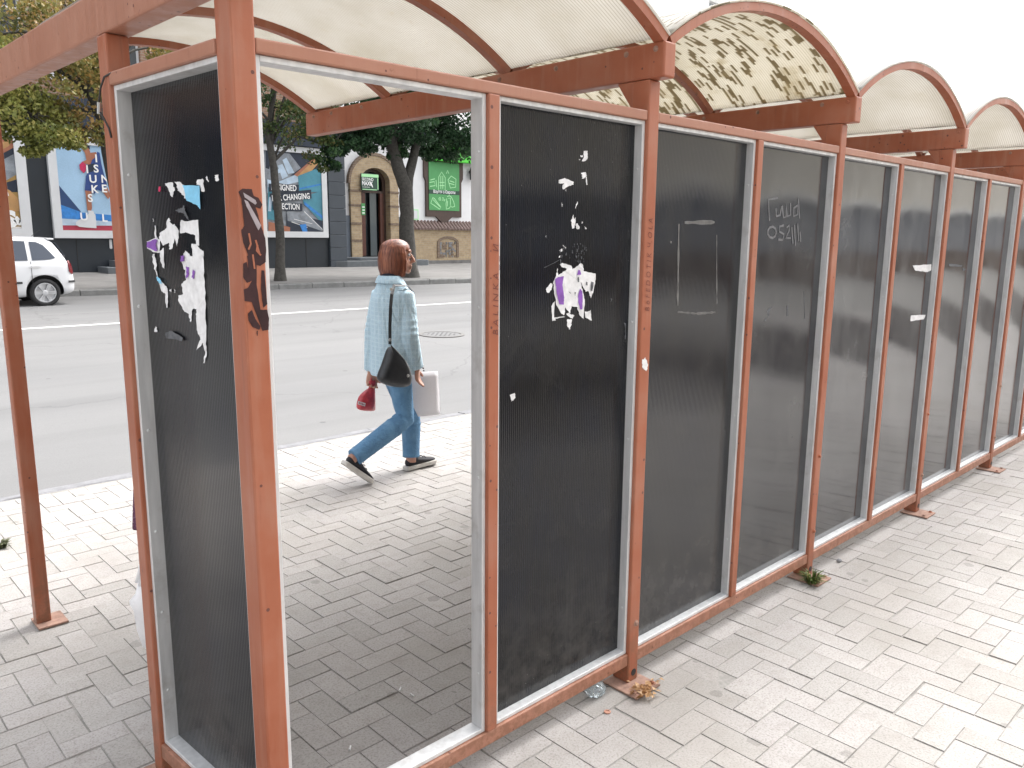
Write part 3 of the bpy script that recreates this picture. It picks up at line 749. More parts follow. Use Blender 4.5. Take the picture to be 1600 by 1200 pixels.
Dp = [(0, [(440,270),(470,245),(590,280),(600,330),(640,300),(700,250),(730,265),(740,350),(890,380),(885,500),(830,690),(800,600),(765,605),(720,520),(705,490),(740,640),(755,720),(740,950),(690,900),(660,800),(590,790),(570,880),(510,800),(500,900),(460,880),(400,770),(370,600),(360,500),(400,390),(412,310),(420,400),(500,350),(540,320),(470,300)]),
 (0, [(270,570),(330,500),(355,510),(345,560),(310,620),(280,620)]), (0, [(340,790),(380,720),(375,930),(500,915),(500,925),(390,945),(390,970),(350,970)]), (0, [(520,880),(560,870),(580,890),(625,900),(600,945),(540,910)]), (0, [(530,955),(595,950),(590,1020),(565,1080),(540,1040)]), (0, [(755,850),(790,860),(830,835),(840,970),(800,950),(765,930)]), (0, [(435,90),(470,65),(478,95),(450,108)]), (0, [(425,180),(442,155),(446,185)]), (0, [(480,20),(520,60),(515,75)]),
 (1, [(378,450),(412,425),(488,412),(470,520),(493,680),(488,768),(432,763),(402,640)]), (1, [(690,570),(718,600),(723,700),(718,828),(692,828),(667,740),(667,650)]), (1, [(670,330),(690,340),(705,390),(650,400)])]
o = flatset('torn_poster', P1B, onp(0, 1, .0008), 8, 820, 380, [d for d in Dp if d[0] == 0], PM, 4, 'large torn paper scrap with purple print')
flatset('torn_poster', P1B, onp(0, 1, .0034), 8, 820, 380, [d for d in Dp if d[0] == 1]+[(4, [(660,420),(680,430),(678,490),(662,480)]), (4, [(765,480),(785,490),(780,530),(765,520)]), (4, [(830,480),(860,490),(845,600),(820,590)]), (4, [(545,600),(575,620),(570,632)]), (4, [(620,610),(640,612),(630,660)])], PM, 1.9, 'purple printed paper')
gl = []
for k in range(90):
    x, y = random.uniform(430, 820), random.uniform(0, 230)
    if 640 < x < 740 or random.random() < .35:
        w, h_ = random.uniform(4, 12), random.uniform(12, 50); gl.append((0, [(x, y), (x+w, y+3), (x+w-2, y+h_), (x+1, y+h_-4)]))
gl += [(0, [(245,300),(430,210),(432,216),(250,312)]), (0, [(1075,690),(1095,695),(1080,730)]), (0, [(1235,990),(1262,1000),(1255,1200),(1247,1200),(1250,1040)])]
flatset('glue_residue', P1B, Pw, 8, 820, 380, gl, [M['glue']], 2)
flatset('torn_poster', P1B, Pw, 1, 0, 0, [(0, [(797,617),(805,614),(806,621),(800,628)])], [M['scrap']], .6)
flatset('torn_poster', [x for x in sh.children if x.name.startswith('post')][1], lambda a, b: atY(a, b, -.0008), 1, 0, 0, [(0, [(1003,563),(1008,558),(1013,570),(1010,580),(1004,575)])], [M['scrap']], .8)
# tape outline on the third dark panel
tp = []
def wob(x0, y0, x1, y1, w, n=9):
    L = []; Q = []
    for i in range(n+1):
        t = i/n; x = x0+(x1-x0)*t; y = y0+(y1-y0)*t; ww = w*random.uniform(.25, 1)
        dx, dy = (x1-x0), (y1-y0); l = math.hypot(dx, dy); L.append((x-dy/l*ww, y+dx/l*ww)); Q.append((x+dy/l*ww, y-dx/l*ww))
    return (0, L+Q[::-1])
tp += [wob(437, 160, 432, 840, 9), wob(752, 250, 755, 825, 7), wob(485, 148, 735, 145, 20), wob(430, 893, 590, 908, 10), wob(590, 908, 745, 895, 14), (0, [(365,300),(380,305),(376,322),(364,318)])]
flatset('tape_mark', P2A, onp(1, 0, .0008), 5.333, 980, 320, tp, [M['tape']], 0, 'outline of old tape where a notice was')
sk = [[(1203,345),(1201,312),(1216,309)], [(1213,325),(1214,338),(1220,336),(1222,322)], [(1223,321),(1225,340),(1229,339),(1229,319),(1231,338),(1236,336),(1236,317)], [(1247,321),(1241,325),(1241,338),(1247,335),(1248,309),(1250,341)],
 [(1207+7*math.cos(t*.7), 363+9*math.sin(t*.7)) for t in range(10)], [(1226,352),(1219,354),(1219,362),(1226,366),(1224,375),(1217,374)], [(1230,356),(1234,352),(1234,360),(1229,372),(1237,372)], [(1238,355),(1240,381)], [(1242,351),(1244,384)], [(1247,349),(1249,377)], [(1251,362),(1252,378)]]
mb = MB()
for s_ in sk: stroke(mb, [onp(1, 1, .0009+.00002*len(mb.f))(x, y) for x, y in s_], .010, (0, 1, 0))
o = mb.build('scrawl', M['scrawl'], P2B); o['label'] = 'faint scrawled graffiti lettering'
flatset('scrawl', P2B, onp(1, 1, .0008), 5.333, 980, 320, [(0, [(1172,890),(1190,862),(1215,855),(1195,880),(1188,940)]), (0, [(1145,965),(1172,945),(1160,968)]), wob(1480, 720, 1485, 950, 3), wob(1345, 840, 1345, 930, 6)], [M['glue']], 1)
for (q) in ([(1427,415),(1455,413),(1455,422),(1450,425),(1432,423)], [(1425,493),(1446,492),(1444,499),(1424,502)]):
    flatset('tape_mark', P3B, onp(2, 1, .0008), 1, 0, 0, [(0, q)], [M['scrap']], .5, 'white paper label remnant')
flatset('tape_mark', P4A, onp(3, 0, .0008), 1, 0, 0, [(0, [(1483,412),(1504,414),(1504,417),(1485,416)]), (0, [(1505,418),(1510,421),(1506,424)])], [M['glue']], .3)
# scratched writing, read upwards
posts = [x for x in sh.children if x.name.split('.')[0] == 'post']; mull = [x for x in sh.children if x.name.split('.')[0] == 'mullion']
za, zb = atY(773, 525, 0).z, atY(774, 382, 0).z
text_mb('B A L I N K A _ _ И', .030, (.683, -.0004, za), (0, 0, 1), (-1, 0, 0), shear=.2, width=zb-za).build('scratched_writing', M['scratch'], mull[0])
za = atY(1010, 487, 0).z
text_mb('B o F E D O T I K  Ч. O L A', .034, (1.390, -.0014, za), (0, 0, 1), (-1, 0, 0), shear=.2, width=atY(1016, 342, 0).z-za).build('scratched_writing', M['scratch'], posts[1])
# marker graffiti on the corner post
mk = [(0, [(1150,400),(1190,365),(1290,370),(1310,440),(1360,460),(1400,530),(1380,575),(1330,560),(1350,620),(1385,750),(1430,880),(1440,1000),(1435,1130),(1380,1170),(1330,1160),(1340,1210),(1250,1210),(1250,1050),(1200,930),(1180,800),(1210,750),(1195,600),(1180,470)])]
mk2 = [(0, [(1240,0),(1340,0),(1340,300),(1380,560),(1450,560),(1470,650),(1465,770),(1400,780),(1350,640),(1290,480),(1215,470),(1205,350),(1250,330),(1290,260),(1240,280),(1200,220),(1200,80),(1235,60),(1265,180)]), (0, [(1390,150),(1420,150),(1452,500),(1410,540),(1385,350)]), (0, [(1250,600),(1290,560),(1330,660),(1380,730),(1370,770),(1300,740),(1255,670)]), (0, [(1340,780),(1352,780),(1352,830),(1342,830)])]
Pc = lambda a, b: atY(a, b, -.0009)
flatset('marker_graffiti', posts[0], Pc, 6.667, 200, 240, mk, [M['marker']], 1.9, 'thick dark brown marker scribble')
flatset('marker_graffiti', posts[0], lambda a, b: atY(a, b, -.0010), 6.667, 200, 400, mk2, [M['marker']], 1.9, 'thick dark brown marker scribble')
flatset('marker_graffiti', posts[0], lambda a, b: atY(a, b, -.0016), 6.667, 200, 240, [(0, [(1200,405),(1330,485),(1342,515),(1325,532),(1215,455)]), (0, [(1212,480),(1250,500),(1388,750),(1358,800),(1232,545)])], [M['silver']], 1.5, 'two silver marker strokes')
# red showing through the scribble
mb = MB()
for q in ([(1260,830),(1280,940),(1255,1000)], [(1330,900),(1370,1040)], [(1300,1050),(1320,1200)], [(1350,950),(1340,1010),(1385,1060)]): stroke(mb, [atY(200+x/6.667, 240+y/6.667, -.0018) for x, y in q], .004, (0, 1, 0))
mb.build('marker_graffiti', M['paint'], posts[0])
# ------------------------------------------------------------------ shops across the street
Y1, Y2 = 26.2, 27.2
def fx(px, Y, py=330): return atY(px, py, Y).x
def fz(px, py, Y): return atY(px, py, Y).z
def wall_holes(mb, x0, x1, z0, z1, y, th, holes, mi=0):
    xs = sorted({x0, x1, *[v for h in holes for v in h[:2]]}); zs = sorted({z0, z1, *[v for h in holes for v in h[2:]]})
    for i in range(len(xs)-1):
        for j in range(len(zs)-1):
            cx, cz = (xs[i]+xs[i+1])/2, (zs[j]+zs[j+1])/2
            if any(h[0] < cx < h[1] and h[2] < cz < h[3] for h in holes): continue
            mb.poly([(xs[i], y, zs[j]), (xs[i+1], y, zs[j]), (xs[i+1], y, zs[j+1]), (xs[i], y, zs[j+1])], mi)
    for a, b, c, d in holes:
        for q in ([(a, y, c), (a, y, d), (a, y+th, d), (a, y+th, c)], [(b, y, c), (b, y+th, c), (b, y+th, d), (b, y, d)], [(a, y, d), (b, y, d), (b, y+th, d), (a, y+th, d)], [(a, y, c), (a, y+th, c), (b, y+th, c), (b, y, c)]): mb.poly(q, mi)
    mb.poly([(x0, y, z1), (x1, y, z1), (x1, y+6, z1), (x0, y+6, z1)], mi)
    mb.poly([(x0, y, z0), (x0, y, z1), (x0, y+6, z1), (x0, y+6, z0)], mi); mb.poly([(x1, y, z0), (x1, y+6, z0), (x1, y+6, z1), (x1, y, z1)], mi)
    return mb
def window(parent, h, y, th, fr=M['white_frame'], gl=M['glass']):
    a, b, c, d = h; yy = y+th*.6; w = .07
    mb = MB().box(a, a+w, yy, yy+.06, c, d).box(b-w, b, yy, yy+.06, c, d).box(a+w, b-w, yy, yy+.06, c, c+w).box(a+w, b-w, yy, yy+.06, d-w, d).box((a+b)/2-.03, (a+b)/2+.03, yy+.004, yy+.055, c+w, d-w).box(a+w, b-w, yy+.006, yy+.05, c+(d-c)*.68, c+(d-c)*.68+.05)
    f = mb.build('window', fr, parent)
    MB().box(a+w, b-w, yy+.028, yy+.034, c+w, d-w).build('pane', gl, f)
    MB().box(a-.08, b+.08, y-.09, y+.02, c-.07, c-.001).build('sill', M['white_wall'], f)
XA = fx(538, Y1)
ZF = fz(440, 190, Y1); ZB = fz(440, 232, Y1)
b1 = thing('shop_building', (10, Y1, .4), 'dark navy shopfront under a brown brick storey, hung with three sports posters', 'building')
mb = MB(); mb.box(-40, fx(512, Y1), Y1, Y1+6, .2, ZB+.12)
xs_ = -40
mb.build('wall', M['dark_clad'], b1)
mb = MB()
x = -30.
while x < fx(508, Y1):
    mb.box(x, x+.02, Y1-.012, Y1+.01, .2, fz(440, 372, Y1)-.05); x += 1.6
mb.build('panel_joint', M['black_ink'], b1)
MB().box(-40, fx(512, Y1)+.4, Y1-.25, Y1+6, ZB+.122, ZF).build('fascia', M['navy_print'], b1)
holes = []
x = -22
while x < 12: holes.append((x, x+1.5, ZF+1.0, ZF+3.0)); x += 3.3
holes += [(h[0], h[1], h[2]+3.4, h[3]+3.4) for h in list(holes)]
up_ = wall_holes(MB(), -40, XA-.05, ZF+.001, ZF+8.5, Y1+.1, .25, holes).build('upper_wall', M['upper_brick'], b1)
for h in holes: window(up_, h, Y1+.1, .25)
mb = MB(); zz = .2
while zz < ZB:
    mb.box(fx(512, Y1)+.001, XA, Y1-.12, Y1+6, zz, min(zz+.49, ZB)); zz += .5
mb.build('pilaster', M['grey_clad'], b1, bevel=.01)
# steps seen beside the end post
t = thing('entrance_steps', (fx(150, Y1), Y1, .45), 'dark grey steps at the left doorway of the dark shopfront', 'steps', 'entrance steps')
a = fx(152, Y1, 415)
MB().box(a, a+2.4, Y1-1.0, Y1-.001, .2, .62).build('tread', M['step'], t, bevel=.015)
MB().box(a+.35, a+2.4, Y1-.6, Y1-.002, .6205, .82).build('tread', M['step'], t, bevel=.015)
MB().box(a+.75, a+2.4, Y1-.3, Y1-.003, .8205, 1.02).build('tread', M['step'], t, bevel=.015)
tag(MB().box(fx(170, Y1, 380), fx(174.5, Y1, 380), Y1-.06, Y1-.001, fz(172, 389, Y1), fz(172, 374, Y1)).build('intercom', M['white_frame'], None, bevel=.03), 'small white rounded box on the dark wall beside the end post', 'wall box')

# posters
def billboard(label, x0, x1, z0, z1, Y, w):
    t = thing('billboard', (x0, Y, z0), label, 'billboard', 'framed sports posters')
    y0 = Y-.16
    MB().box(x0, x0+w, y0, Y-.001, z0, z1).box(x1-w, x1, y0, Y-.001, z0, z1).box(x0+w, x1-w, y0+.001, Y-.001, z0, z0+w).box(x0+w, x1-w, y0+.001, Y-.001, z1-w, z1).build('frame', M['white_frame'], t)
    return t, (x0+w+.002, x1-w-.002, z0+w+.002, z1-w-.002), y0+.05
def PP(Y): return lambda px, py: atY(px, py, Y)
def clip(poly, x0, x1, z0, z1):         # clip an (x,z) polygon to a rectangle
    for ax, lim, sg in ((0, x0, 1), (0, x1, -1), (1, z0, 1), (1, z1, -1)):
        out = []
        for i in range(len(poly)):
            p, q = poly[i], poly[(i+1) % len(poly)]; ip, iq = sg*(p[ax]-lim) >= 0, sg*(q[ax]-lim) >= 0
            if ip: out.append(p)
            if ip != iq:
                tt = (lim-p[ax])/(q[ax]-p[ax]); out.append((p[0]+tt*(q[0]-p[0]), p[1]+tt*(q[1]-p[1])))
        poly = out
        if not poly: return []
    return poly
def pic(t, name, mats, polys, Y, rect, s=1, ox=0, oy=0, px=True):
    mb = MB()
    for i, (mi, pl) in enumerate(polys):
        w = [(lambda p: (p.x, p.z))(atY(ox+x/s, oy+y/s, Y)) for x, y in pl] if px else pl
        w = clip(w, *rect)
        if len(w) > 2: mb.poly([(a, Y-.0015*(i+1), b) for a, b in w], mi)
    o = mb.build(name, mats, t)
    q = bmesh.new(); q.from_mesh(o.data); bmesh.ops.triangulate(q, faces=q.faces[:]); q.to_mesh(o.data); q.free(); return o
zb_, zt_ = fz(100, 372, Y1), fz(80, 205, Y1)
# poster with the shoe
t, r, y = billboard('white framed poster of a tan shoe, far left behind the leaning red post', fx(-75, Y1), fx(46, Y1), zb_, zt_, Y1, .28)
MB().box(r[0], r[1], y, y+.02, r[2], r[3]).build('poster_sheet', M['navy_print'], t)
PMs = [M['gold_print'], M['tan_print'], M['skin_print'], M['grey_print'], M['white_ink'], M['navy_print']]
pic(t, 'picture', PMs, [(0, [(-80,300),(0,255),(32,240),(36,300),(42,372),(-80,372)]), (3, [(-60,262),(0,252),(32,235),(34,268),(6,284),(-60,290)]), (2, [(-70,225),(0,205),(30,212),(26,228),(0,242),(-70,262)]), (1, [(-70,232),(5,222),(20,215),(14,228),(-20,246),(-70,270)]), (5, [(-80,285),(0,288),(34,278),(36,300),(10,300),(-80,300)]), (1, [(-50,318),(-20,300),(5,292),(16,298),(30,312),(38,324),(36,330),(-50,330)]), (4, [(3,292),(10,294),(14,306),(8,304)]), (0, [(-50,331),(36,331),(40,345),(40,364),(-50,364)])], y, r)
text_mb('S', .62, atY(8.5, 353.5, y-.02), (1, 0, 0), (0, 0, 1), bold=.04).build('lettering', M['white_ink'], t)
mb = MB()                                   # three-leaf emblem with bars
cx_, cz_ = atY(28, 353, y-.022).x, atY(28, 353, y).z
for ang in (-48, 0, 48):
    d = Vector((math.sin(R(ang)), 0, math.cos(R(ang)))); n_ = Vector((d.z, 0, -d.x)); o_ = Vector((cx_, y-.022, cz_))
    mb.poly([o_+d*.02, o_+d*.16+n_*.10, o_+d*.30, o_+d*.16-n_*.10][::-1])
for k in range(3): mb.box(cx_-.16+.02*k, cx_+.16-.02*k, y-.024, y-.022, cz_-.05-.04*k, cz_-.025-.04*k)
mb.build('emblem', M['white_ink'], t)
# poster with the athlete
t, r, y = billboard('white framed poster of an athlete in a navy dress on a red track', fx(80, Y1), fx(216, Y1), zb_, zt_-.1, Y1, .24)
MB().box(r[0], r[1], y, y+.02, r[2], r[3]).build('poster_sheet', M['sky_print'], t)
A1 = [(0, [(80,352),(230,350),(230,380),(80,380)]), (1, [(84,280),(126,330),(126,336),(86,341)]), (2, [(90,318),(128,332),(230,341),(230,349),(90,341)]), (3, [(60,330),(230,346),(230,352),(60,340)][:0] or [(84,341),(230,349),(230,353),(84,352)])]
pic(t, 'picture', [M['red_track'], M['stand_print'], M['blue_print'], M['paleblue_print']], A1, y, r)
# drawn at the offsets of the zoomed crop (scale 8, origin 0,180)
fig = [(0, [(1060,380),(1100,372),(1130,470),(1200,460),(1215,500),(1200,590),(1120,620),(1040,600),(1030,580),(1080,560),(1060,470),(1030,430)]), (3, [(1005,400),(1030,362),(1085,352),(1120,390),(1125,430),(1090,400),(1020,410)]), (1, [(1120,640),(1150,560),(1200,520),(1215,455),(1245,470),(1265,600),(1300,740),(1340,880),(1270,950),(1215,930),(1180,985),(1140,945),(1060,940),(1075,760),(1095,720),(1090,630)]),
 (3, [(1095,620),(1180,600),(1195,690),(1110,720)]), (0, [(1062,940),(1150,950),(1140,1040),(1150,1160),(1120,1260),(1090,1180),(1078,1060)]), (0, [(1270,940),(1340,900),(1380,1010),(1350,1050)]), (4, [(990,620),(1030,580),(1075,620),(1070,700),(1045,725),(1000,680)]), (5, [(945,140+1200),(1000,1300),(1080,1290),(1100,1230),(1190,1235),(1200,1330),(1205,1412),(1090,1405),(990,1395),(950,1370)]), (5, [(1100,1190),(1165,1195),(1185,1260),(1110,1270)])]
pic(t, 'figure', [M['skin_print'], M['dress'], M['dress'], M['navy_print'], M['scrap_red'], M['white_frame']], fig, y-.02, r, 8, 0, 180)
mb = MB()
for ch, px, py in (('I', 148.5, 253), ('I', 134.5, 270), ('S', 146.5, 269), ('U', 139.5, 285), ('N', 158, 285), ('K', 142.5, 301), ('E', 159, 300), ('S', 137.5, 315), ('U', 125.5, 344), ('L', 159.5, 346), ('F', 176, 285), ('A', 176, 301)):
    if px < 168: text_mb(ch, .33, atY(px, py, y-.045), (1, 0, 0), (0, 0, 1), mb, bold=.008)
mb.build('lettering', M['white_ink'], t)
# poster with three slogans
zt3 = fz(455, 229, Y1)
t, r, y = billboard('white framed poster with three dark slogan strips behind the thin tree', fx(396, Y1), fx(509, Y1), fz(450, 371, Y1), zt3, Y1, .22)
MB().box(r[0], r[1], y, y+.02, r[2], r[3]).build('poster_sheet', M['grey_print'], t)
G = [M['teal_print'], M['paleblue_print'], M['navy_print'], M['grey_print'], M['tan_print'], M['skin_print'], M['white_ink'], M['blue_print']]
cr = [(2, [(120,680),(820,690),(820,1000),(700,960),(400,1000),(120,900)]), (3, [(200,700),(420,720),(560,900),(420,1000),(150,1000)]), (1, [(330,800),(380,770),(480,960),(400,975)]), (1, [(270,870),(330,850),(400,1000),(330,1040)]), (1, [(220,920),(290,910),(300,960),(240,970)]), (5, [(760,740),(770,780),(560,1010),(460,1040),(480,980)]), (4, [(770,760),(780,840),(620,1020),(470,1090),(480,1030)]), (1, [(260,1080),(480,990),(520,1010),(540,1070),(380,1110)]), (1, [(140,1040),(260,1080),(260,1210),(140,1210)]), (0, [(520,1000),(830,880),(830,1200),(540,1200)]), (7, [(540,1150),(830,1090),(830,1110),(540,1170)]),
 (0, [(150,1140),(280,1140),(250,1560),(140,1540)]), (1, [(160,1260),(200,1260),(185,1440),(150,1440)]), (0, [(580,1260),(830,1180),(830,1600),(590,1340)]), (7, [(600,1320),(830,1500),(830,1540),(600,1360)]), (2, [(380,1460),(830,1560),(830,1700),(380,1700)]), (3, [(380,1440),(600,1440),(830,1660),(830,1690),(560,1600),(390,1560)]), (6, [(470,1535),(700,1595),(700,1600),(470,1541)]), (6, [(440,1570),(640,1640),(640,1646),(440,1577)]), (6, [(600,1440),(830,1670),(830,1676),(596,1446)]), (7, [(540,1610),(620,1600),(640,1700),(580,1700)]), (5, [(150,1570),(420,1640),(420,1700),(150,1700)])]
pic(t, 'picture', G, cr, y, r, 8, 400, 150)
def strip(txt, q, size, org, tilt, wd):
    mb = MB(); mb.prism([atY(400+x/8, 150+yy/8, y-.045) for x, yy in q], (0, .01, 0)); s = mb.build('slogan_strip', M['navy_print'], t)
    o = atY(400+org[0]/8, 150+org[1]/8, y-.047); ux = Vector((math.cos(tilt), 0, math.sin(tilt)))
    text_mb(txt, size, o, ux, (-math.sin(tilt), 0, math.cos(tilt)), bold=.006, width=wd).build('lettering', M['white_ink'], s)
strip('DESIGNED', [(160,1095),(535,1110),(530,1195),(165,1195)], .30, (190, 1172), 0, (atY(462.5, 300, y)-atY(423.5, 300, y)).x)
strip('FOR CHANGING', [(170,1220),(690,1170),(695,1280),(210,1335)], .30, (203, 1315), R(5.5), (atY(484, 300, y)-atY(425, 300, y)).x)
strip('DIRECTION', [(200,1330),(580,1345),(580,1440),(215,1425)], .30, (222, 1410), 0, (atY(468, 300, y)-atY(428, 300, y)).x)

# white store with a brick doorway
XB = fx(538, Y2); XC = XB+24
b2 = thing('store_building', (XB+6, Y2, .4), 'white plastered store with an arched brick doorway and a low brick base', 'building')
dx0, dx1 = fx(562, Y2), fx(607, Y2); dz0 = fz(590, 400, Y2); zs_ = fz(590, 285, Y2); za_ = fz(590, 263, Y2)
ox0, ox1 = fx(545.5, Y2), fx(620, Y2); oa_ = fz(590, 244, Y2)
ZW = fz(650, 225, Y2)
w_ = wall_holes(MB(), XB, XC, .2, ZW, Y2, .5, [(dx0-.05, dx1+.05, .21, za_+.05)]).build('wall', M['white_wall'], b2)
def archpath(x0, x1, zb, zsp, ztop, n=14):
    cx = (x0+x1)/2; a = (x1-x0)/2
    return [(x0, zb)]+[(cx-a*math.cos(PI*i/n), zsp+(ztop-zsp)*math.sin(PI*i/n)) for i in range(n+1)]+[(x1, zb)]
pi_, po_ = archpath(dx0, dx1, dz0-.3, zs_, za_), archpath(ox0, ox1, dz0-.3, zs_-.1, oa_)
MB().rings([[(a[0], Y2-.14, a[1]), (a[0], Y2+.35, a[1]), (b[0], Y2+.34, b[1]), (b[0], Y2-.14, b[1])] for a, b in zip(pi_, po_)]).build('brick_surround', M['buff_brick'], b2)
pe_ = archpath(ox0-.10, ox1+.10, zs_-.2, zs_-.1, oa_+.12)
MB().rings([[(a[0], Y2-.17, a[1]), (a[0], Y2-.002, a[1]), (b[0], Y2-.002, b[1]), (b[0], Y2-.17, b[1])] for a, b in zip(po_[1:-1], pe_[1:-1])]).build('arch_moulding', M['dark_brick'], b2)
for py in (300, 322, 350, 376):
    z = fz(590, py, Y2)
    for (xa, xb) in ((ox0-.02, dx0+.01), (dx1-.01, ox1+.02)): MB().box(xa, xb, Y2-.16, Y2+.02, z-.045, z+.045).build('brick_band', M['dark_brick'], b2)
# arched door: frame, two leaves, transom sign
dr = MB().rings([[(a[0], Y2+.2, a[1]), (a[0], Y2+.3, a[1]), (b[0], Y2+.3, b[1]), (b[0], Y2+.2, b[1])] for a, b in zip(archpath(dx0, dx1, dz0, zs_, za_), archpath(dx0+.14, dx1-.14, dz0, zs_-.02, za_-.14))]).build('door', M['brown_wood'], b2)
xm1 = fx(574, Y2); xm2 = fx(597, Y2); zt = fz(580, 301, Y2)
MB().box(dx0+.14, xm1, Y2+.15, Y2+.28, dz0, zt).build('door_leaf', M['red_wood'], dr, bevel=.02)
MB().box(xm2, dx1-.14, Y2+.15, Y2+.28, dz0, zt).build('door_leaf', M['red_wood'], dr, bevel=.02)
MB().box(xm1+.3, xm1+.62, Y2+.26, Y2+.29, dz0, zt).build('pane', M['glass_grey'], dr)
MB().box(dx0, dx1, Y2+.4, Y2+.45, dz0-.2, za_).build('interior_dark', M['glass'], dr)
MB().box(dx0+.15, dx1-.15, Y2+.16, Y2+.24, zt, zt+.09).build('transom_bar', M['brown_wood'], dr)
t = thing('shop_sign', (xm1, Y2, zt), 'dark green SECOND MAXX sign in the arch of the brick doorway', 'sign')
sx0, sx1, sz0, sz1 = fx(560, Y2), fx(587, Y2), fz(573, 298, Y2), fz(573, 272, Y2)
MB().box(sx0, sx1, Y2-.26, Y2-.20, sz0, sz1).build('board', M['dark_green'], t, bevel=.03)
mb = MB().box(sx0+.02, sx1, Y2-.265, Y2-.262, sz1-.14, sz1-.02)
mb.box(sx1-.06, sx1-.02, Y2-.265, Y2-.262, sz0+.04, sz1-.16).box(sx0+.05, sx1-.1, Y2-.265, Y2-.262, sz0+.02, sz0+.05)
mb.build('border', M['green_line'], t)
mb = MB(); text_mb('SECOND', .155, (sx0+.03, Y2-.264, sz1-.28), (1, 0, 0), (0, 0, 1), mb, bold=.002, width=.56); text_mb('MAXX', .23, (sx0+.03, Y2-.264, sz1-.47), (1, 0, 0), (0, 0, 1), mb, bold=.006, width=.52)
stroke(mb, [(sx0+.42, Y2-.266, sz1-.36), (sx0+.56, Y2-.266, sz1-.54)], .035, (0, -1, 0))
text_mb('second hand', .07, (sx0+.05, Y2-.264, sz1-.56), (1, 0, 0), (0, 0, 1), mb); mb.build('lettering', M['white_ink'], t)
t = thing('door_notice', (fx(565, Y2), Y2, fz(565, 335, Y2)), 'small green notice on the left jamb of the brick doorway', 'notice')
a, b, c_, d_ = fx(561.5, Y2), fx(567, Y2), fz(565, 336, Y2), fz(565, 318, Y2)
MB().box(a, b, Y2-.17, Y2-.150, c_, d_).build('sheet', M['green'], t)
mb = MB()
for k in range(3): mb.box(a+.03, b-.02, Y2-.174, Y2-.1715, c_+.06+k*.12, c_+.10+k*.12)
mb.build('lettering', M['white_ink'], t)
# grey dado either side of the door
for k, (xa, xb) in enumerate(((XB+.002, ox0-.001), (ox1+.001, fx(640, Y2)))): MB().box(xa, xb, Y2-.06, Y2-.001, .2, fz(560, 337, Y2)).build('dado', M['grey_dado'], b2, bevel=.01)
# brick base with tiled ledge and a blocked arch
xb0 = fx(632, Y2); zl = fz(700, 359, Y2); zp = fz(700, 406, Y2)
bb = MB().box(xb0, XC, Y2-.30, Y2-.002, .2, zl).build('brick_base', M['buff_brick'], b2)
MB().box(xb0-.02, XC, Y2-.36, Y2-.301, .2, zp).build('plinth', M['stone_plinth'], b2, bevel=.01)
mb = MB(); x = xb0-.1
while x < xb0+12:
    zz0, zz1 = zl+.002, fz(700, 348, Y2)
    n = 6; r_ = .085
    rings = []
    for (yy, z) in ((Y2-.42, zz0-.02), (Y2-.002, zz1+.02)):
        rings.append([(x+r_*(1-math.cos(PI*i/n)), yy, z+.075*math.sin(PI*i/n)) for i in range(n+1)]+[(x+r_*2-.02-(r_*2-.04)*i/n, yy, z-.02+.055*math.sin(PI*(n-i)/n)) for i in range(n+1)])
    mb.rings(rings); x += .185
mb.build('tile_ledge', M['tile'], b2)
nx0, nx1 = fx(676, Y2), fx(709.5, Y2); nz0, nzs, nz1 = fz(690, 402, Y2), fz(690, 380, Y2), fz(690, 369, Y2)
a1, a2 = archpath(nx0, nx1, nz0, nzs, nz1), archpath(nx0+.13, nx1-.13, nz0, nzs, nz1-.11)
MB().rings([[(a[0], Y2-.335, a[1]), (a[0], Y2-.301, a[1]), (b[0], Y2-.301, b[1]), (b[0], Y2-.335, b[1])] for a, b in zip(a1, a2)]).build('niche_surround', M['dark_brick'], b2)
mb = MB()
x = nx0+.14
while x < nx1-.2:
    z = nz0
    while z < nzs+.05:
        w, h = random.uniform(.08, .2), random.uniform(.06, .15)
        if x+w < nx1-.13 and z+h < nz1-.16 and random.random() < .9: mb.box(x, x+w-.015, Y2-.33+random.uniform(0, .02), Y2-.301, z, z+h-.015, random.choice((0, 0, 1, 2)))
        z += h
    x += .17
mb.build('niche_rubble', [M['stone_plinth'], M['kerbstone'], M['dark_brick']], b2)
# upper storey of the store
holes = []
x = XB+1.2
while x < XC-2: holes.append((x, x+1.3, ZW+1.7, ZW+3.6)); x += 2.9
uw = wall_holes(MB(), XB+.01, XC-.01, ZW+.55, ZW+6.5, Y2+.05, .25, holes).build('upper_wall', M['pale_wall'], b2)
for h in holes: window(uw, h, Y2+.05, .25)
MB().box(XB+.012, XC, Y2-.22, Y2+1, ZW+.001, ZW+.549).build('fascia', M['navy_print'], b2)
mb = MB()
for (px, py) in ((538, 223), (546, 218), (553, 219), (575, 218), (582, 217), (588, 219), (636, 222), (643, 222), (652, 221), (660, 222), (668, 223)):
    o = atY(px, py, Y2-.232); h_ = random.uniform(.16, .26)
    stroke(mb, [o+Vector((-.1, 0, -h_)), o+Vector((-.02, 0, h_)), o+Vector((.06, 0, -.02)), o+Vector((.10, 0, -h_))], .045, (0, 1, 0))
mb.build('fascia_lettering', M['white_ink'], b2)
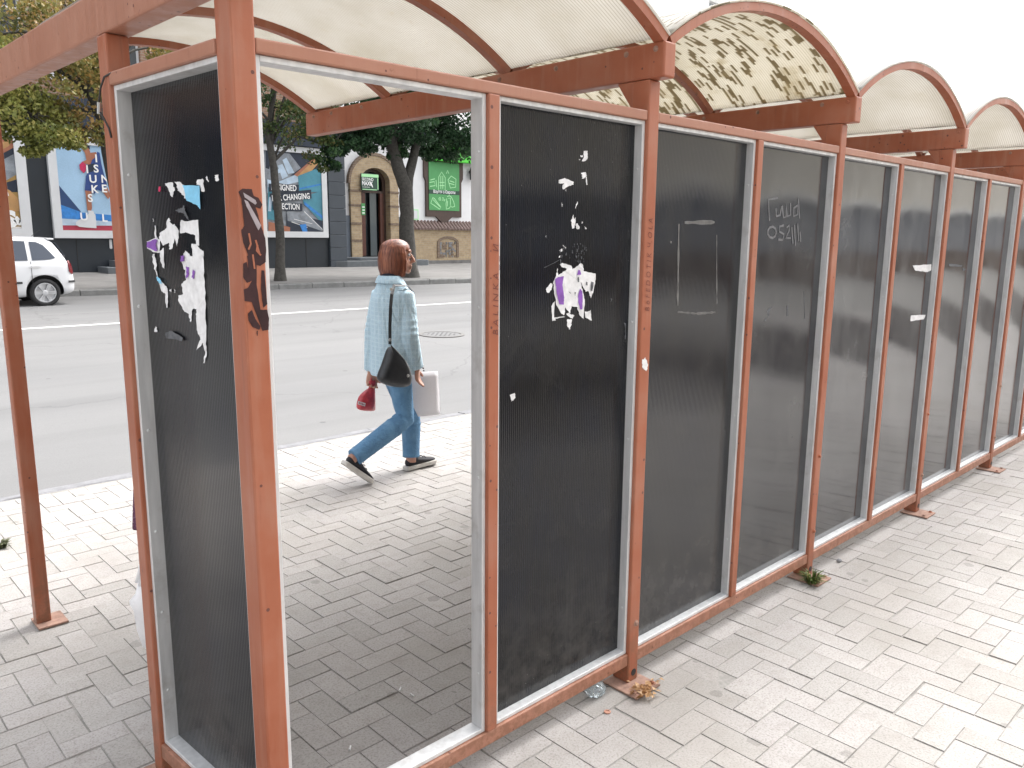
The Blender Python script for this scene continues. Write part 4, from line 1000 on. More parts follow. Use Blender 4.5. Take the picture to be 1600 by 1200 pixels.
# entrance steps of the store
t = thing('entrance_steps', (fx(590, Y2), Y2-.6, .45), 'grey two tier steps in front of the arched brick doorway', 'steps', 'entrance steps')
xa, xb = fx(514, Y2-1.3, 415), fx(672, Y2-1.3, 415)
def slab(x0, x1, y0, y1, z0, z1, ch): return MB().prism([(x0, y1, z0), (x0, y0+ch, z0), (x0+ch*1.6, y0, z0), (x1-ch*.3, y0, z0), (x1, y0+ch*.3, z0), (x1, y1, z0)], (0, 0, z1-z0)).build('tread', M['step'], t, bevel=.02)
z1_ = far_z(Y2)+.19
slab(xa, xb, Y2-1.35, Y2-.37, .25, z1_, .5); slab(fx(541, Y2-.8, 405), fx(625, Y2-.8, 405), Y2-.95, Y2-.15, z1_+.001, dz0-.02, .35)
# green shop board and banner
t = thing('shop_board', (fx(692, Y2), Y2, fz(690, 345, Y2)), 'green clothes and shoes board in a carved brown frame on the white wall', 'sign')
gx0, gx1 = fx(664, Y2), fx(719, Y2); gz0, gz1 = fz(690, 339, Y2), fz(690, 250, Y2); gm = (gx0+gx1)/2
ol = [(gx0, gz0), (gx0+.55, gz0), (gx0+.75, gz0-.16), (gm-.12, gz0-.28), (gm+.12, gz0-.28), (gx1-.75, gz0-.16), (gx1-.55, gz0), (gx1, gz0), (gx1, gz1-.95), (gx1+.10, gz1-.78), (gx1+.10, gz1), (gx0-.10, gz1), (gx0-.10, gz1-.78), (gx0, gz1-.95)]
MB().prism([(x, Y2-.10, z) for x, z in ol], (0, .098, 0)).build('frame', M['brown_wood'], t, bevel=.01)
ix0, ix1 = fx(668, Y2), fx(715, Y2); z_a, z_b, z_c, z_d = fz(690, 329, Y2), fz(690, 304, Y2), fz(690, 297.5, Y2), fz(690, 254, Y2)
gp = MB().box(ix0, ix1, Y2-.125, Y2-.101, z_a, z_b).build('green_panel', M['green'], t)
gp2 = MB().box(ix0, ix1, Y2-.125, Y2-.101, z_c, z_d).build('green_panel', M['green'], t)
db = MB().box(ix0, ix1, Y2-.128, Y2-.1012, z_b+.001, z_c-.001).build('title_band', M['dark_green'], t)
text_mb('Взуття з Європи', .185, ((ix0+ix1)/2, Y2-.1295, z_b+.05), (1, 0, 0), (0, 0, 1), bold=.003, align='CENTER', width=(ix1-ix0)*.72).build('lettering', M['white_ink'], db)
def draw(parent, lines, Y):
    mb = MB()
    for l in lines: stroke(mb, [atY(560+x/8, 300+yy/8, Y) for x, yy in l], .034, (0, 1, 0))
    mb.build('drawing', M['green_line'], parent)
draw(gp, [[(930,70),(905,140),(960,175),(1015,215),(1030,190),(985,130),(950,80),(930,70)], [(935,95),(975,140),(1020,185)], [(1005,80),(1020,65),(1030,105),(1010,100),(1005,80)], [(1045,75),(1060,70),(1060,105),(1045,100)], [(1070,90),(1085,95),(1070,115)], [(1110,60),(1135,45),(1160,60),(1190,120),(1205,180),(1170,190),(1155,170),(1140,200),(1100,215),(1095,150),(1105,80)], [(1125,80),(1150,75),(1150,160)], [(1115,110),(1110,180)]], Y2-.1268)
draw(gp2, [[(1000,-20),(1005,-190),(1040,-250),(1085,-180),(1085,-20),(1000,-20)], [(1030,-40),(1030,-200),(1055,-200),(1055,-40)], [(1015,-120),(1075,-120)], [(1015,-80),(1075,-80)], [(890,-120),(950,-130),(960,-80),(895,-70)], [(900,-150),(955,-165)], [(1120,-150),(1160,-200),(1220,-160),(1215,-60),(1150,-50),(1120,-150)], [(1140,-140),(1200,-120)], [(1135,-110),(1200,-90)], [(1100,-230),(1115,-270),(1130,-230)], [(980,-60),(970,-150)]], Y2-.1268)
tag(MB().box(fx(671, Y2), fx(760, Y2), Y2-.45, Y2-.24, fz(700, 254, Y2), fz(700, 231, Y2)).build('awning_banner', M['green_bright'], None, bevel=.02), 'bright green banner above the green board, half covered by leaves', 'banner')
t = thing('wall_notice', (fx(648, Y2), Y2, fz(648, 343, Y2)), 'small white notice in a pale green frame beside the thick trunk', 'notice')
a, b, c_, d_ = fx(643, Y2), fx(653, Y2), fz(648, 343.5, Y2), fz(648, 327, Y2)
MB().box(a, b, Y2-.04, Y2-.001, c_, d_).build('frame', M['green_line'], t); MB().box(a+.05, b-.05, Y2-.045, Y2-.041, c_+.05, d_-.05).build('sheet', M['white_frame'], t)
t = thing('wall_lamp', (fx(738, Y2), Y2, fz(738, 272, Y2)), 'small black lantern on the white wall right of the green board', 'lamp')
o = atY(739, 272, Y2-.25); MB().lathe(o-Vector((0, 0, .3)), (0, 0, 1), [(.05, 0), (.16, .05), (.18, .38), (.22, .40), (.05, .58)], 6).build('lantern', M['trim'], t)
MB().tube([o+Vector((0, .25, .05)), o+Vector((0, .1, .35)), o+Vector((0, 0, .28))], .025).build('bracket', M['trim'], t)
# street name plate above the shopfront
o = atY(88, 110, Y1+.05)
t = thing('street_plate', o, 'small white plate with a blue field on the brick wall among the leaves', 'sign')
MB().box(o.x-.2, o.x+.24, Y1+.02, Y1+.09, o.z-.28, o.z+.14).build('plate', M['white_frame'], t); MB().box(o.x-.13, o.x+.17, Y1+.012, Y1+.019, o.z-.06, o.z+.09).build('blue_field', M['tarp'], t)
# tall pale block further along the street
X0, X1 = XC+.5, fx(1168, Y2, 8)
b3 = thing('apartment_block', ((X0+X1)/2, Y2, .5), 'tall pale apartment block far along the street above the roofs', 'building')
holes = []
x = X0+1
while x < X1-1.6:
    for f in range(6): holes.append((x, x+1.5, 4.5+f*3.1, 6.3+f*3.1))
    x += 2.9
w3 = wall_holes(MB(), X0, X1, .2, 24, Y2+.02, .25, holes).build('wall', M['pale_wall'], b3)
for h in holes: window(w3, h, Y2+.02, .25, gl=M['glass_grey'])
for i in range(0, len(holes), 4):
    h = holes[i]; bl = MB().box(h[0]-.3, h[1]+.3, Y2-.9, Y2+.019, h[2]-.5, h[2]-.38).build('balcony', M['pale_wall'], b3)
    mb = MB()
    for k in range(9): mb.box(h[0]-.28+k*(2.06/8), h[0]-.25+k*(2.06/8), Y2-.89, Y2-.86, h[2]-.38, h[2]+.4)
    mb.box(h[0]-.3, h[1]+.3, Y2-.9, Y2-.85, h[2]+.4, h[2]+.45); mb.build('railing', M['grey_clad'], bl)
# unseen building added behind the viewer to give the smoked panels a reflection
YB = -12.5
b4 = thing('reflection_building', (6, YB, 0), 'pale building with a grey ground floor added out of view to be mirrored in the smoked panels', 'building')
MB().box(-25, 112, YB-6, YB, 2.951, 9.5).build('wall', M['beige_wall'], b4)
MB().box(-25, 112, YB-6, YB-.05, 1.0, 2.75).build('ground_floor', M['grey_wall'], b4)
MB().box(-25, 112, YB-6, YB+.18, 2.751, 2.95).build('cornice', M['pale_wall'], b4)
MB().box(-25, 112, YB-6, YB+.05, -.02, .999).build('dark_base', M['dark_brick'], b4)
mb = MB(); mb.box(-4, 60, -5.4, -3.0, -.01, .045); struct(mb.build('added_soil_strip', M['soil']))  # unseen strip, added so the panels mirror a dark band


# ------------------------------------------------------------------ trees
def leaves(clumps, per, size, flat=.6):
    cl = np.array([c[:3] for c in clumps]); cr_ = np.array([c[3] for c in clumps]); n = len(cl)*per
    ci = np.repeat(np.arange(len(cl)), per)
    d = rng.normal(size=(n, 3)); d /= np.linalg.norm(d, axis=1)[:, None]
    rad = rng.random(n)**.45
    P = cl[ci]+d*(cr_[ci]*rad)[:, None]*np.array([1, 1, flat])
    a = rng.normal(size=(n, 3)); a[:, 2] -= .5; a /= np.linalg.norm(a, axis=1)[:, None]
    b = np.cross(a, rng.normal(size=(n, 3))); b /= np.linalg.norm(b, axis=1)[:, None]
    s = (size*rng.uniform(.6, 1.3, n))[:, None]
    nn = np.cross(a, b)
    V = np.stack([P-a*s*.5, P+b*s*.33+nn*s*.06, P+a*s*.55, P-b*s*.33+nn*s*.06], 1).reshape(-1, 3)
    tone = rng.random(len(cl))
    r = np.clip(.55*tone[ci]+.45*rng.random(n), 0, 1)
    return V, [(4*i, 4*i+1, 4*i+2, 4*i+3) for i in range(n)], r
def tree(label, base, trunk, r0, crowns, lm, per=55, size=.12, group='trees along the far pavement', name='street_tree', limbs=12, extra=None):
    t = thing(name, base, label, 'tree', group); B = Vector(base)
    tp = [Vector(p) for p in trunk]; n = len(tp)
    mb = MB(); dense = []
    for i in range(n-1):
        for k in range(4): dense.append(tp[i].lerp(tp[i+1], k/4))
    dense.append(tp[-1]); L = len(dense)
    rad = [r0*(1.0-.45*i/L)*(1.35 if i == 0 else 1.12 if i == 1 else 1)*random.uniform(.95, 1.05) for i in range(L)]
    dense = [p+Vector((random.uniform(-.1, .1), random.uniform(-.1, .1), 0))*r0*(.5 if 0 < i < L else 0) for i, p in enumerate(dense)]
    mb.tube([dense[0]-Vector((0, 0, .3))]+dense, [rad[0]*1.1]+rad, 12)
    clumps = []
    for (c, rr, nc, cr) in crowns:
        for _ in range(nc):
            d = Vector((random.gauss(0, 1), random.gauss(0, 1), random.gauss(0, 1))).normalized()*random.uniform(.35, 1)**.6
            clumps.append((c[0]+d.x*rr[0], c[1]+d.y*rr[1], c[2]+d.z*rr[2], cr*random.uniform(.6, 1.3)))
    if extra: clumps_e = extra
    for i in range(limbs):
        e = Vector(random.choice(clumps)[:3]); s = dense[random.randint(int(L*.62), L-1)]
        m1 = s.lerp(e, .45)+Vector((random.uniform(-.3, .3), random.uniform(-.3, .3), random.uniform(.1, .6)))
        q = [s, s.lerp(m1, .5), m1, m1.lerp(e, .6), e]; w = r0*random.uniform(.22, .42)
        mb.tube(q, [w, w*.8, w*.6, w*.4, w*.18], 7)
    if extra:
        for pts, w in extra: mb.tube(pts, w, 10)
    mb.build('trunk', M['bark'], t, smooth=True)
    V, F, r = leaves(clumps, per, size)
    b = MB(); b.v = [tuple(v) for v in V]; b.f = F; b.mi = [0]*len(F)
    b.build('crown', lm, t, rnd=r)
    return t
# thick forked tree in front of the white store
TY = 20.0; T = lambda px, py, Y=TY: atY(px, py, Y)
base = T(640, 432); base.z = far_z(TY)
f0 = T(635, 296); f1, f2 = T(621, 258), T(645, 250)
tree('thick forked tree with dark green leaves in front of the white store', base, [base, T(636, 370), f0, f1, T(604, 190), T(592, 90)], .27,
     [(T(650, 120), (3.2, 2.6, 1.7), 150, .62), (T(640, 200), (2.6, 2.0, .6), 64, .46), (T(705, 232), (1.0, 1.2, .4), 26, .36), (T(572, 222), (.8, .9, .3), 14, .3), (T(522, 240), (.35, .5, .5), 9, .28), (T(612, 238), (.5, .6, .2), 7, .25)], M['leaf_dark'], 150, .115, limbs=22,
     extra=[([f0-Vector((0, 0, .2)), T(638, 276), f2, T(660, 180), T(690, 80)], [.19, .17, .15, .11, .05])])
# thin tree in front of the poster
TY2 = 20.4
base = T(438, 438, TY2); base.z = far_z(TY2)
tree('thin leaning tree with sparse leaves in front of the slogan poster', base, [base, T(438, 380, TY2), T(434, 320, TY2), T(428, 265, TY2), T(420, 215, TY2), T(430, 120, TY2)], .145,
     [(T(470, 190, TY2), (1.5, 1.3, .75), 34, .42), (T(505, 235, TY2), (.55, .6, .6), 10, .34), (T(430, 90, TY2), (2.2, 1.8, 1.1), 45, .5)], M['leaf_mid'], 80, .11, limbs=16)
# yellowing tree on the left
TY3 = 19.9
base = T(206, 440, TY3); base.z = far_z(TY3)
tree('yellowing autumn tree spreading over the left posters', base, [base, T(188, 330, TY3), T(170, 255, TY3), T(160, 190, TY3), T(130, 120, TY3), T(95, 40, TY3)], .15,
     [(T(90, 120, TY3), (1.7, 1.5, 1.0), 62, .42), (T(40, 40, TY3), (2.2, 1.8, 1.1), 62, .5), (T(120, 200, TY3), (.9, .9, .35), 16, .34), (T(230, 30, TY3), (2., 1.5, 1.2), 30, .45)], M['leaf_autumn'], 80, .11, limbs=20)
base = T(-60, 440, TY3-.3); base.z = far_z(TY3-.4)
tree('lime green tree whose low branch hangs before the athlete poster', base, [base, T(-55, 330, TY3-.3), T(-45, 250, TY3-.3), T(-30, 180, TY3-.3), T(-20, 60, TY3-.3)], .22,
     [(T(72, 212, TY3-.8), (.62, .5, .28), 20, .30), (T(100, 222, TY3-.8), (.30, .3, .14), 8, .22), (T(50, 232, TY3-.8), (.22, .3, .22), 7, .24), (T(10, 175, TY3-.5), (.9, .8, .5), 20, .4), (T(-60, 120, TY3-.3), (1.8, 1.6, 1.2), 50, .5)], M['leaf_lime'], 90, .10, limbs=18,
     extra=[([T(-30, 185, TY3-.3), T(10, 190, TY3-.5), T(50, 200, TY3-.8), T(90, 215, TY3-.8)], [.09, .07, .05, .02])])
# ------------------------------------------------------------------ parked white hatchback (local frame: rear axle at x=0, nose towards -x)
CX, CY = 3.76, 17.6
CZ = road_z(CY)-.005
HW = .825
car = thing('parked_car', (CX, CY+HW, CZ), 'white three window hatchback parked nose left at the far kerb', 'car')
car.rotation_euler.x = math.atan(SL)
ST = [(.640, .36, .60, .60, .57, .54), (.60, .28, .74, .72, .69, .64), (.54, .25, .92, .775, .75, .66), (.47, .23, 1.06, .80, .77, .63), (.36, .22, 1.25, .81, .785, .60), (.26, .22, 1.395, .815, .79, .585), (.16, .21, 1.435, .82, .79, .585), (0, .2, 1.45, .825, .795, .59), (-.5, .19, 1.465, .825, .80, .60), (-1.0, .19, 1.46, .825, .80, .60), (-1.35, .19, 1.42, .825, .80, .595), (-1.7, .19, 1.22, .825, .795, .62), (-2.05, .19, 1.02, .82, .785, .67), (-2.3, .19, .96, .815, .77, .68), (-2.75, .2, .87, .80, .73, .62), (-3.05, .22, .78, .755, .68, .52), (-3.2, .25, .64, .66, .6, .44), (-3.25, .32, .54, .58, .54, .40)]
def cs(x):
    for i in range(len(ST)-1):
        a, b = ST[i], ST[i+1]
        if a[0] >= x >= b[0]:
            t_ = (a[0]-x)/(a[0]-b[0]); return [a[k]+(b[k]-a[k])*t_ for k in range(6)]
    return list(ST[0] if x > 0 else ST[-1])
def side_y(x, z):
    _, zb, zt, w, wb, wr = cs(x); be = min(.93, zt-.08)
    if z <= be: return w+(wb-w)*max(0, (z-.5)/max(.05, be-.5))
    return wb+(wr-wb)*min(1, (z-be)/max(.02, zt-.045-be))
mb = MB(); rings = []
xs = []
for i in range(len(ST)-1):
    k = 1 if i < 6 or i > 14 else 2
    xs += [ST[i][0]+(ST[i+1][0]-ST[i][0])*j/k for j in range(k)]
xs.append(ST[-1][0])
cyw = CY+HW
for x in xs:
    _, zb, zt, w, wb, wr = cs(x); be = min(.93, zt-.08)
    h = [(0, zb), (w-.10, zb), (w-.015, zb+.06), (w, max(zb+.12, min(.5, be-.1))), (wb+.012, be-.05), (wb, be), (wb+(wr-wb)*.55, be+(zt-.045-be)*.55), (wr, zt-.045), (wr-.10, zt-.004), (0, zt+.012)]
    full = h+[(-y, z) for y, z in h[-2:0:-1]]
    rings.append([(CX+x, cyw+y, CZ+z) for y, z in full])
mb.rings(rings)
body = mb.build('body', [M['car_paint'], M['trim']], car, smooth=True, sub=1)
cut = MB()
for ax in (0, -2.46):
    for sd in (-1, 1): cut.lathe((CX+ax, cyw+sd*(HW-.24), CZ+.31), (0, sd, 0), [(.365, 0), (.365, .5)], 40, 1)
co = cut.build('cutter', [M['car_paint'], M['trim']], car)
co.data.polygons.foreach_set('material_index', [1]*len(co.data.polygons))
bpy.context.view_layer.update()
md = body.modifiers.new('c', 'BOOLEAN'); md.object = co; md.operation = 'DIFFERENCE'; md.solver = 'EXACT'
bake(body); bpy.data.objects.remove(co)
def cp(x, z, sd, off=.004): return (CX+x, cyw+sd*(side_y(x, z)+off), CZ+z)
def plate(name, outline, mt, parent, sd, off=.005, nx=6):
    mb = MB(); zs_ = outline            # list of (x, zlow, zhigh) strips
    V = []
    for x, a, b in outline: V.append([cp(x, a+(b-a)*k/3, sd, off) for k in range(4)])
    for i in range(len(V)-1):
        for k in range(3): mb.poly([V[i][k], V[i+1][k], V[i+1][k+1], V[i][k+1]])
    o = mb.build(name, mt, parent, smooth=False)
    md = o.modifiers.new('t', 'SOLIDIFY'); md.thickness = .006; return o
for sd in (-1, 1):
    plate('side_window', [(.25, 1.02, 1.04), (.16, 1.0, 1.17), (.06, .99, 1.30), (-.06, .985, 1.36), (-.19, .98, 1.37)], M['car_glass'], body, sd)
    plate('side_window', [(-.27, .98, 1.375), (-.6, .975, 1.39), (-.98, .97, 1.39)], M['car_glass'], body, sd)
    plate('side_window', [(-1.07, .97, 1.385), (-1.3, .965, 1.36), (-1.5, .96, 1.25), (-1.8, .955, 1.06), (-1.95, .95, .97)], M['car_glass'], body, sd)
    for hx in (-.16, -1.25): plate('door_handle', [(hx+.11, .83, .85), (hx, .825, .865), (hx-.11, .83, .85)], M['rim'], body, sd, .022)
    plate('rub_strip', [(-.42, .50, .545), (-1., .50, .545), (-2.05, .50, .545)], M['trim'], body, sd, .016)
    plate('tail_light', [(.605, .70, .74), (.57, .68, .90), (.53, .69, .97), (.49, .74, .96)], M['red_lamp'], body, sd, .012)
    plate('bumper_strip', [(.632, .50, .54), (.58, .50, .545), (.46, .50, .545)], M['trim'], body, sd, .02)
    plate('headlight', [(-3.0, .60, .70), (-3.12, .56, .70), (-3.2, .52, .6)], M['white_frame'], body, sd, .012)
    for xx in (-.225, -1.02): plate('door_gap', [(xx+.004, .30, .96), (xx-.004, .30, .96)], M['trim'], body, sd, .004)
mb = MB(); mb.rings([[(CX+.50, cyw-.56, CZ+1.05), (CX+.50, cyw+.56, CZ+1.05), (CX+.515, cyw+.56, CZ+1.05), (CX+.515, cyw-.56, CZ+1.05)], [(CX+.315, cyw-.53, CZ+1.35), (CX+.315, cyw+.53, CZ+1.35), (CX+.33, cyw+.53, CZ+1.35), (CX+.33, cyw-.53, CZ+1.35)]]); mb.build('rear_window', M['car_glass'], body)
mb = MB(); mb.rings([[(CX-1.39, cyw-.54, CZ+1.395), (CX-1.39, cyw+.54, CZ+1.395), (CX-1.41, cyw+.54, CZ+1.41), (CX-1.41, cyw-.54, CZ+1.41)], [(CX-2.0, cyw-.66, CZ+1.045), (CX-2.0, cyw+.66, CZ+1.045), (CX-2.02, cyw+.66, CZ+1.065), (CX-2.02, cyw-.66, CZ+1.065)]]); mb.build('windscreen', M['car_glass'], body)
MB().box(CX+.17, CX+.31, cyw-.55, cyw+.55, CZ+1.405, CZ+1.44).build('spoiler', M['car_paint'], body, bevel=.012)
for sd in (-1, 1): MB().ball((CX-1.92, cyw+sd*.90, CZ+1.0), .09, 12, ax=(.7, 1, .8)).build('mirror', M['car_paint'], car, smooth=True)
for ax in (0, -2.46):
    for sd in (-1, 1):
        c = Vector((CX+ax, cyw+sd*(HW-.20), CZ+.298)); n_ = Vector((0, sd, 0))
        w = MB().lathe(c, n_, [(.19, 0), (.27, .0), (.293, .03), (.298, .09), (.296, .15), (.282, .180), (.245, .188), (.213, .180), (.21, .10)], 44).build('wheel', M['rubber'], car, smooth=True)
        mb = MB(); mb.lathe(c, n_, [(.208, .10), (.214, .172), (.206, .184), (.190, .184), (.184, .165), (.184, .11)], 44)
        for k in range(6):
            for dl in (-.10, .10):
                a_ = 2*PI*k/6+dl; d = Vector((math.cos(a_), 0, math.sin(a_))); s = Vector((-d.z, 0, d.x))
                mb.obox(c+n_*.150+d*.045-s*.019, d*.148, s*.038, n_*.022)
        mb.lathe(c, n_, [(.062, .12), (.060, .176), (.03, .182)], 16)
        mb.build('rim', M['rim'], w); MB().lathe(c, n_, [(.183, .085), (.183, .09)], 30).build('brake_disc', M['trim'], w)
MB().tube([(CX+.02, cyw, CZ+1.47), (CX+.20, cyw, CZ+1.62)], .006).build('aerial', M['trim'], car)

# ------------------------------------------------------------------ people
W = atY
def hand(mb, wrist, palm_dir, side, curl, s=1.0, flip=1):
    """palm from the wrist along palm_dir; side = thumb side; fingers bend towards palm normal"""
    d = Vector(palm_dir).normalized(); t_ = Vector(side); t_ = (t_-d*t_.dot(d)).normalized(); nn = d.cross(t_)*flip
    w = Vector(wrist); L = .085*s
    mb.rings([[w+d*q*L+t_*(a*math.cos(2*PI*k/12))+nn*(b*math.sin(2*PI*k/12)) for k in range(12)] for q, a, b in ((-.35, .024, .021), (0, .027, .019), (.4, .037, .017), (.8, .041, .016), (1.0, .038, .013))])
    for k, (off, ln) in enumerate(((.029, .070), (.010, .080), (-.010, .074), (-.029, .058))):
        p = w+d*L*.93+t_*off; ang = 0; pts = [p-d*.02]; dd = d
        for j in range(3):
            ang += curl*(.8+.12*k); dd = d*math.cos(ang)+nn*math.sin(ang)+t_*off*1.2; pts.append(pts[-1]+dd.normalized()*ln*s*(.46, .32, .25)[j]*(1 if j else 1.3))
        mb.tube(pts, [.0105, .010, .009, .0075], 8)
    p = w+t_*.026+d*.02; mb.tube([p, p+t_*.024+d*.026+nn*.012, p+t_*.030+d*.052+nn*.026], [.013, .0115, .008], 8)
def head(mb, c, f, s=1.0):
    f = Vector(f).normalized(); r_ = f.cross(Vector((0, 0, 1))); u = Vector((0, 0, 1))
    def el(o, ra, rb, rc, n=14):
        k = 7; mb.rings([[o+f*ra*math.sin(PI*i/k)*math.cos(2*PI*j/n)+r_*rb*math.sin(PI*i/k)*math.sin(2*PI*j/n)-u*rc*math.cos(PI*i/k) for j in range(n)] for i in [.15]+list(range(1, k))+[k-.15]])
    el(c+u*.02, .094*s, .074*s, .095*s); el(c+f*.032-u*.045, .058*s, .056*s, .068*s); el(c+f*.068-u*.093, .022*s, .025*s, .018*s)
    mb.tube([c+f*.088+u*.022, c+f*.106-u*.012, c+f*.112-u*.024, c+f*.088-u*.034], [.008, .012, .014, .010], 10)     # nose
    el(c+f*.088-u*.056, .012, .024, .008); el(c+f*.086-u*.070, .012, .022, .009)                                           # lips
    el(c+f*.082+u*.042, .016, .05, .012)                                                                                   # brow
    for sd in (-1, 1): el(c+r_*.074*sd-f*.005-u*.005, .018, .008, .032)                                                     # ears
    return f, r_, u
def shoe(heel, fwd, pitch, parent, toe_pivot=True, L=.262):
    f0 = Vector((fwd[0], fwd[1], 0)).normalized(); f = f0*math.cos(pitch)-Vector((0, 0, 1))*math.sin(pitch); r_ = f0.cross(Vector((0, 0, 1))); u = r_.cross(f)
    P_ = lambda a, s_, h: heel+f*a+r_*s_+u*h
    mb = MB()
    st = [(-.004, .070, .024), (.02, .092, .034), (.06, .094, .036), (.10, .080, .037), (.14, .066, .040), (.19, .055, .043), (.235, .044, .037), (L-.008, .032, .018)]
    mb.rings([[P_(a, w*math.cos(2*PI*k/14), .022+(h-.022)*.5*(1+math.sin(2*PI*k/14))) for k in range(14)] for a, h, w in st])
    o = mb.build('shoe', M['shoe'], parent, smooth=True, sub=1)
    so = [(-.020, .020), (-.008, .034), (.05, .039), (.11, .037), (.18, .047), (.23, .043), (L, .022)]
    top = [P_(a, w, .0) for a, w in so]+[P_(a, -w, .0) for a, w in so[::-1]]
    MB().prism(top, u*.030).build('sole', M['sole'], o, bevel=.006)
    mb = MB()
    for k in range(3): mb.tube([P_(.105+.026*k, -.022, .083-.011*k), P_(.108+.026*k, 0, .090-.011*k), P_(.105+.026*k, .022, .083-.011*k)], .003, 6)
    mb.build('lace', M['navy'], o)
    return P_, f, u, o

# walking woman
yW = 2.85
wo = thing('person', (2.33, yW, 0), 'person with an auburn bob walking right in a pale blue checked jacket and blue jeans', 'person')
toe = atZ(577, 757, .0); pit = R(40)
f_ = Vector((1, -.03, 0)).normalized()
heelR = toe-(f_*math.cos(pit)-Vector((0, 0, 1))*math.sin(pit))*.245-Vector((0, 0, 0)); heelR.z += .012
heelL = atZ(633, 736, 0); tl = atZ(684, 724, 0); fL = (tl-heelL).normalized(); heelL = heelL+fL*.015+Vector((0, 0, .004))
PR, fR, uR, shR = shoe(heelR, f_, pit, wo); PL, fLv, uL, shL = shoe(heelL, fL, R(-3), wo)
aR = PR(.045, 0, .10); aL = PL(.045, 0, .10)
MB().tube([PR(.09, -.038, .06), PR(.11, -.040, .064), PR(.13, -.041, .056)], .003, 6).build('shoe_logo', M['scrap_blue'], shR)
kR = W(633, 654, aR.y+.01); kL = W(642, 655, aL.y+.03)
hipR, hipL = Vector((2.305, 2.785, .845)), Vector((2.31, 2.925, .845))
Hc = W(621, 401, yW); Hc.z = 1.505
fd = Vector((.83, -.56, 0)).normalized()
hR = W(651, 579, 2.685); hL = W(580, 583, 3.02)
shR_, shL_ = Vector((2.345, 2.715, 1.25)), Vector((2.31, 2.985, 1.25))
eR = Vector((2.335, 2.672, .985)); eL = Vector((2.262, 3.00, .985))
# continuous body
mb = MB(); f, r_, u = head(mb, Hc, fd, .94)
mb.tube([Hc-u*.05-f*.02, Hc-u*.13-f*.03, Vector((2.32, yW, 1.30))], [.056, .052, .075], 14)
mb.rings([[Vector((2.32+rx*math.cos(2*PI*k/16), yW+ry*math.sin(2*PI*k/16), z)) for k in range(16)] for z, rx, ry in ((.78, .10, .14), (.9, .11, .15), (1.05, .10, .13), (1.2, .10, .12), (1.27, .07, .09), (1.34, .05, .06))])
for h, kk, a in ((hipR, kR, aR), (hipL, kL, aL)): mb.tube([h, h.lerp(kk, .5), kk, kk.lerp(a, .4), a, a+(a-kk).normalized()*.05], [.085, .072, .052, .048, .036, .038], 12)
for s_, e, h in ((shR_, eR, hR), (shL_, eL, hL)): mb.tube([s_.lerp(Vector((2.32, yW, 1.25)), .5), s_.lerp(e, .12), e, h], [.036, .036, .034, .025], 12)
hand(mb, hR+Vector((0, 0, .012)), Vector((.12, .02, -1)), Vector((.75, .65, .0)), .3, .95, 1)
hand(mb, hL, Vector((-.05, -.1, -1)), Vector((.8, -.4, 0)), .75, 1.0, 1)
mb.build('body', M['skin'], wo, remesh=.0055, smooth_it=2)
for sd in (-1, 1):
    MB().ball(Hc+f*.076+r_*.031*sd+u*.018, .0115, 12).build('eye', M['white_frame'], wo, smooth=True)
    MB().ball(Hc+f*.0835+r_*.032*sd+u*.018, .0055, 10).build('iris', M['trim'], wo, smooth=True)
    MB().tube([Hc+f*.094+r_*.015*sd+u*.042, Hc+f*.092+r_*.034*sd+u*.047, Hc+f*.078+r_*.052*sd+u*.042], [.003, .0035, .002], 6).build('eyebrow', M['hair'], wo)
# hair: cap + hanging bob, open at the face
mb = MB()
n = 22
def hring(z, rf, rb, rs, lo=0): return [Hc+f*((rf if math.cos(2*PI*k/n) > 0 else rb)*.92*math.cos(2*PI*k/n)-.008)+r_*rs*.91*math.sin(2*PI*k/n)+u*z for k in range(n)]
mb.rings([hring(.046, .100, .118, .094), hring(.062, .102, .120, .097), hring(.082, .096, .112, .090), hring(.100, .080, .094, .074), hring(.114, .056, .066, .052), hring(.122, .026, .03, .026)])
HK = .90
def cres(z, ro, ri, rs, a0):
    o = []
    for q in range(n): a = a0+(2*PI-2*a0)*q/(n-1); o.append((math.cos(a), math.sin(a)))
    return [Hc+f*(c*ro*HK-.008)+r_*s*rs*HK+u*z for c, s in o]+[Hc+f*(c*ri-.008)+r_*s*(rs-.035)+u*z for c, s in o[::-1]]
mb.rings([cres(.085, .108, .060, .088, R(50)), cres(.06, .121, .075, .099, R(54)), cres(.03, .130, .08, .106, R(60)), cres(-.04, .134, .085, .110, R(64)), cres(-.085, .130, .085, .108, R(60)), cres(-.118, .120, .08, .102, R(56)), cres(-.128, .110, .085, .096, R(58))])
for k in range(26):
    a = R(60)+(2*PI-R(120))*k/25; o = lambda z, q: Hc+f*(math.cos(a)*.127*HK*q-.008)+r_*math.sin(a)*.108*HK*q+u*z
    mb.tube([o(.075, .84), o(.03, .98), o(-.02, 1.02), o(-.08, 1.0), o(-.125-random.uniform(0, .014), .9)], [.006, .009, .011, .010, .005], 6)
mb.build('hair', M['hair'], wo, remesh=.006, smooth_it=1)
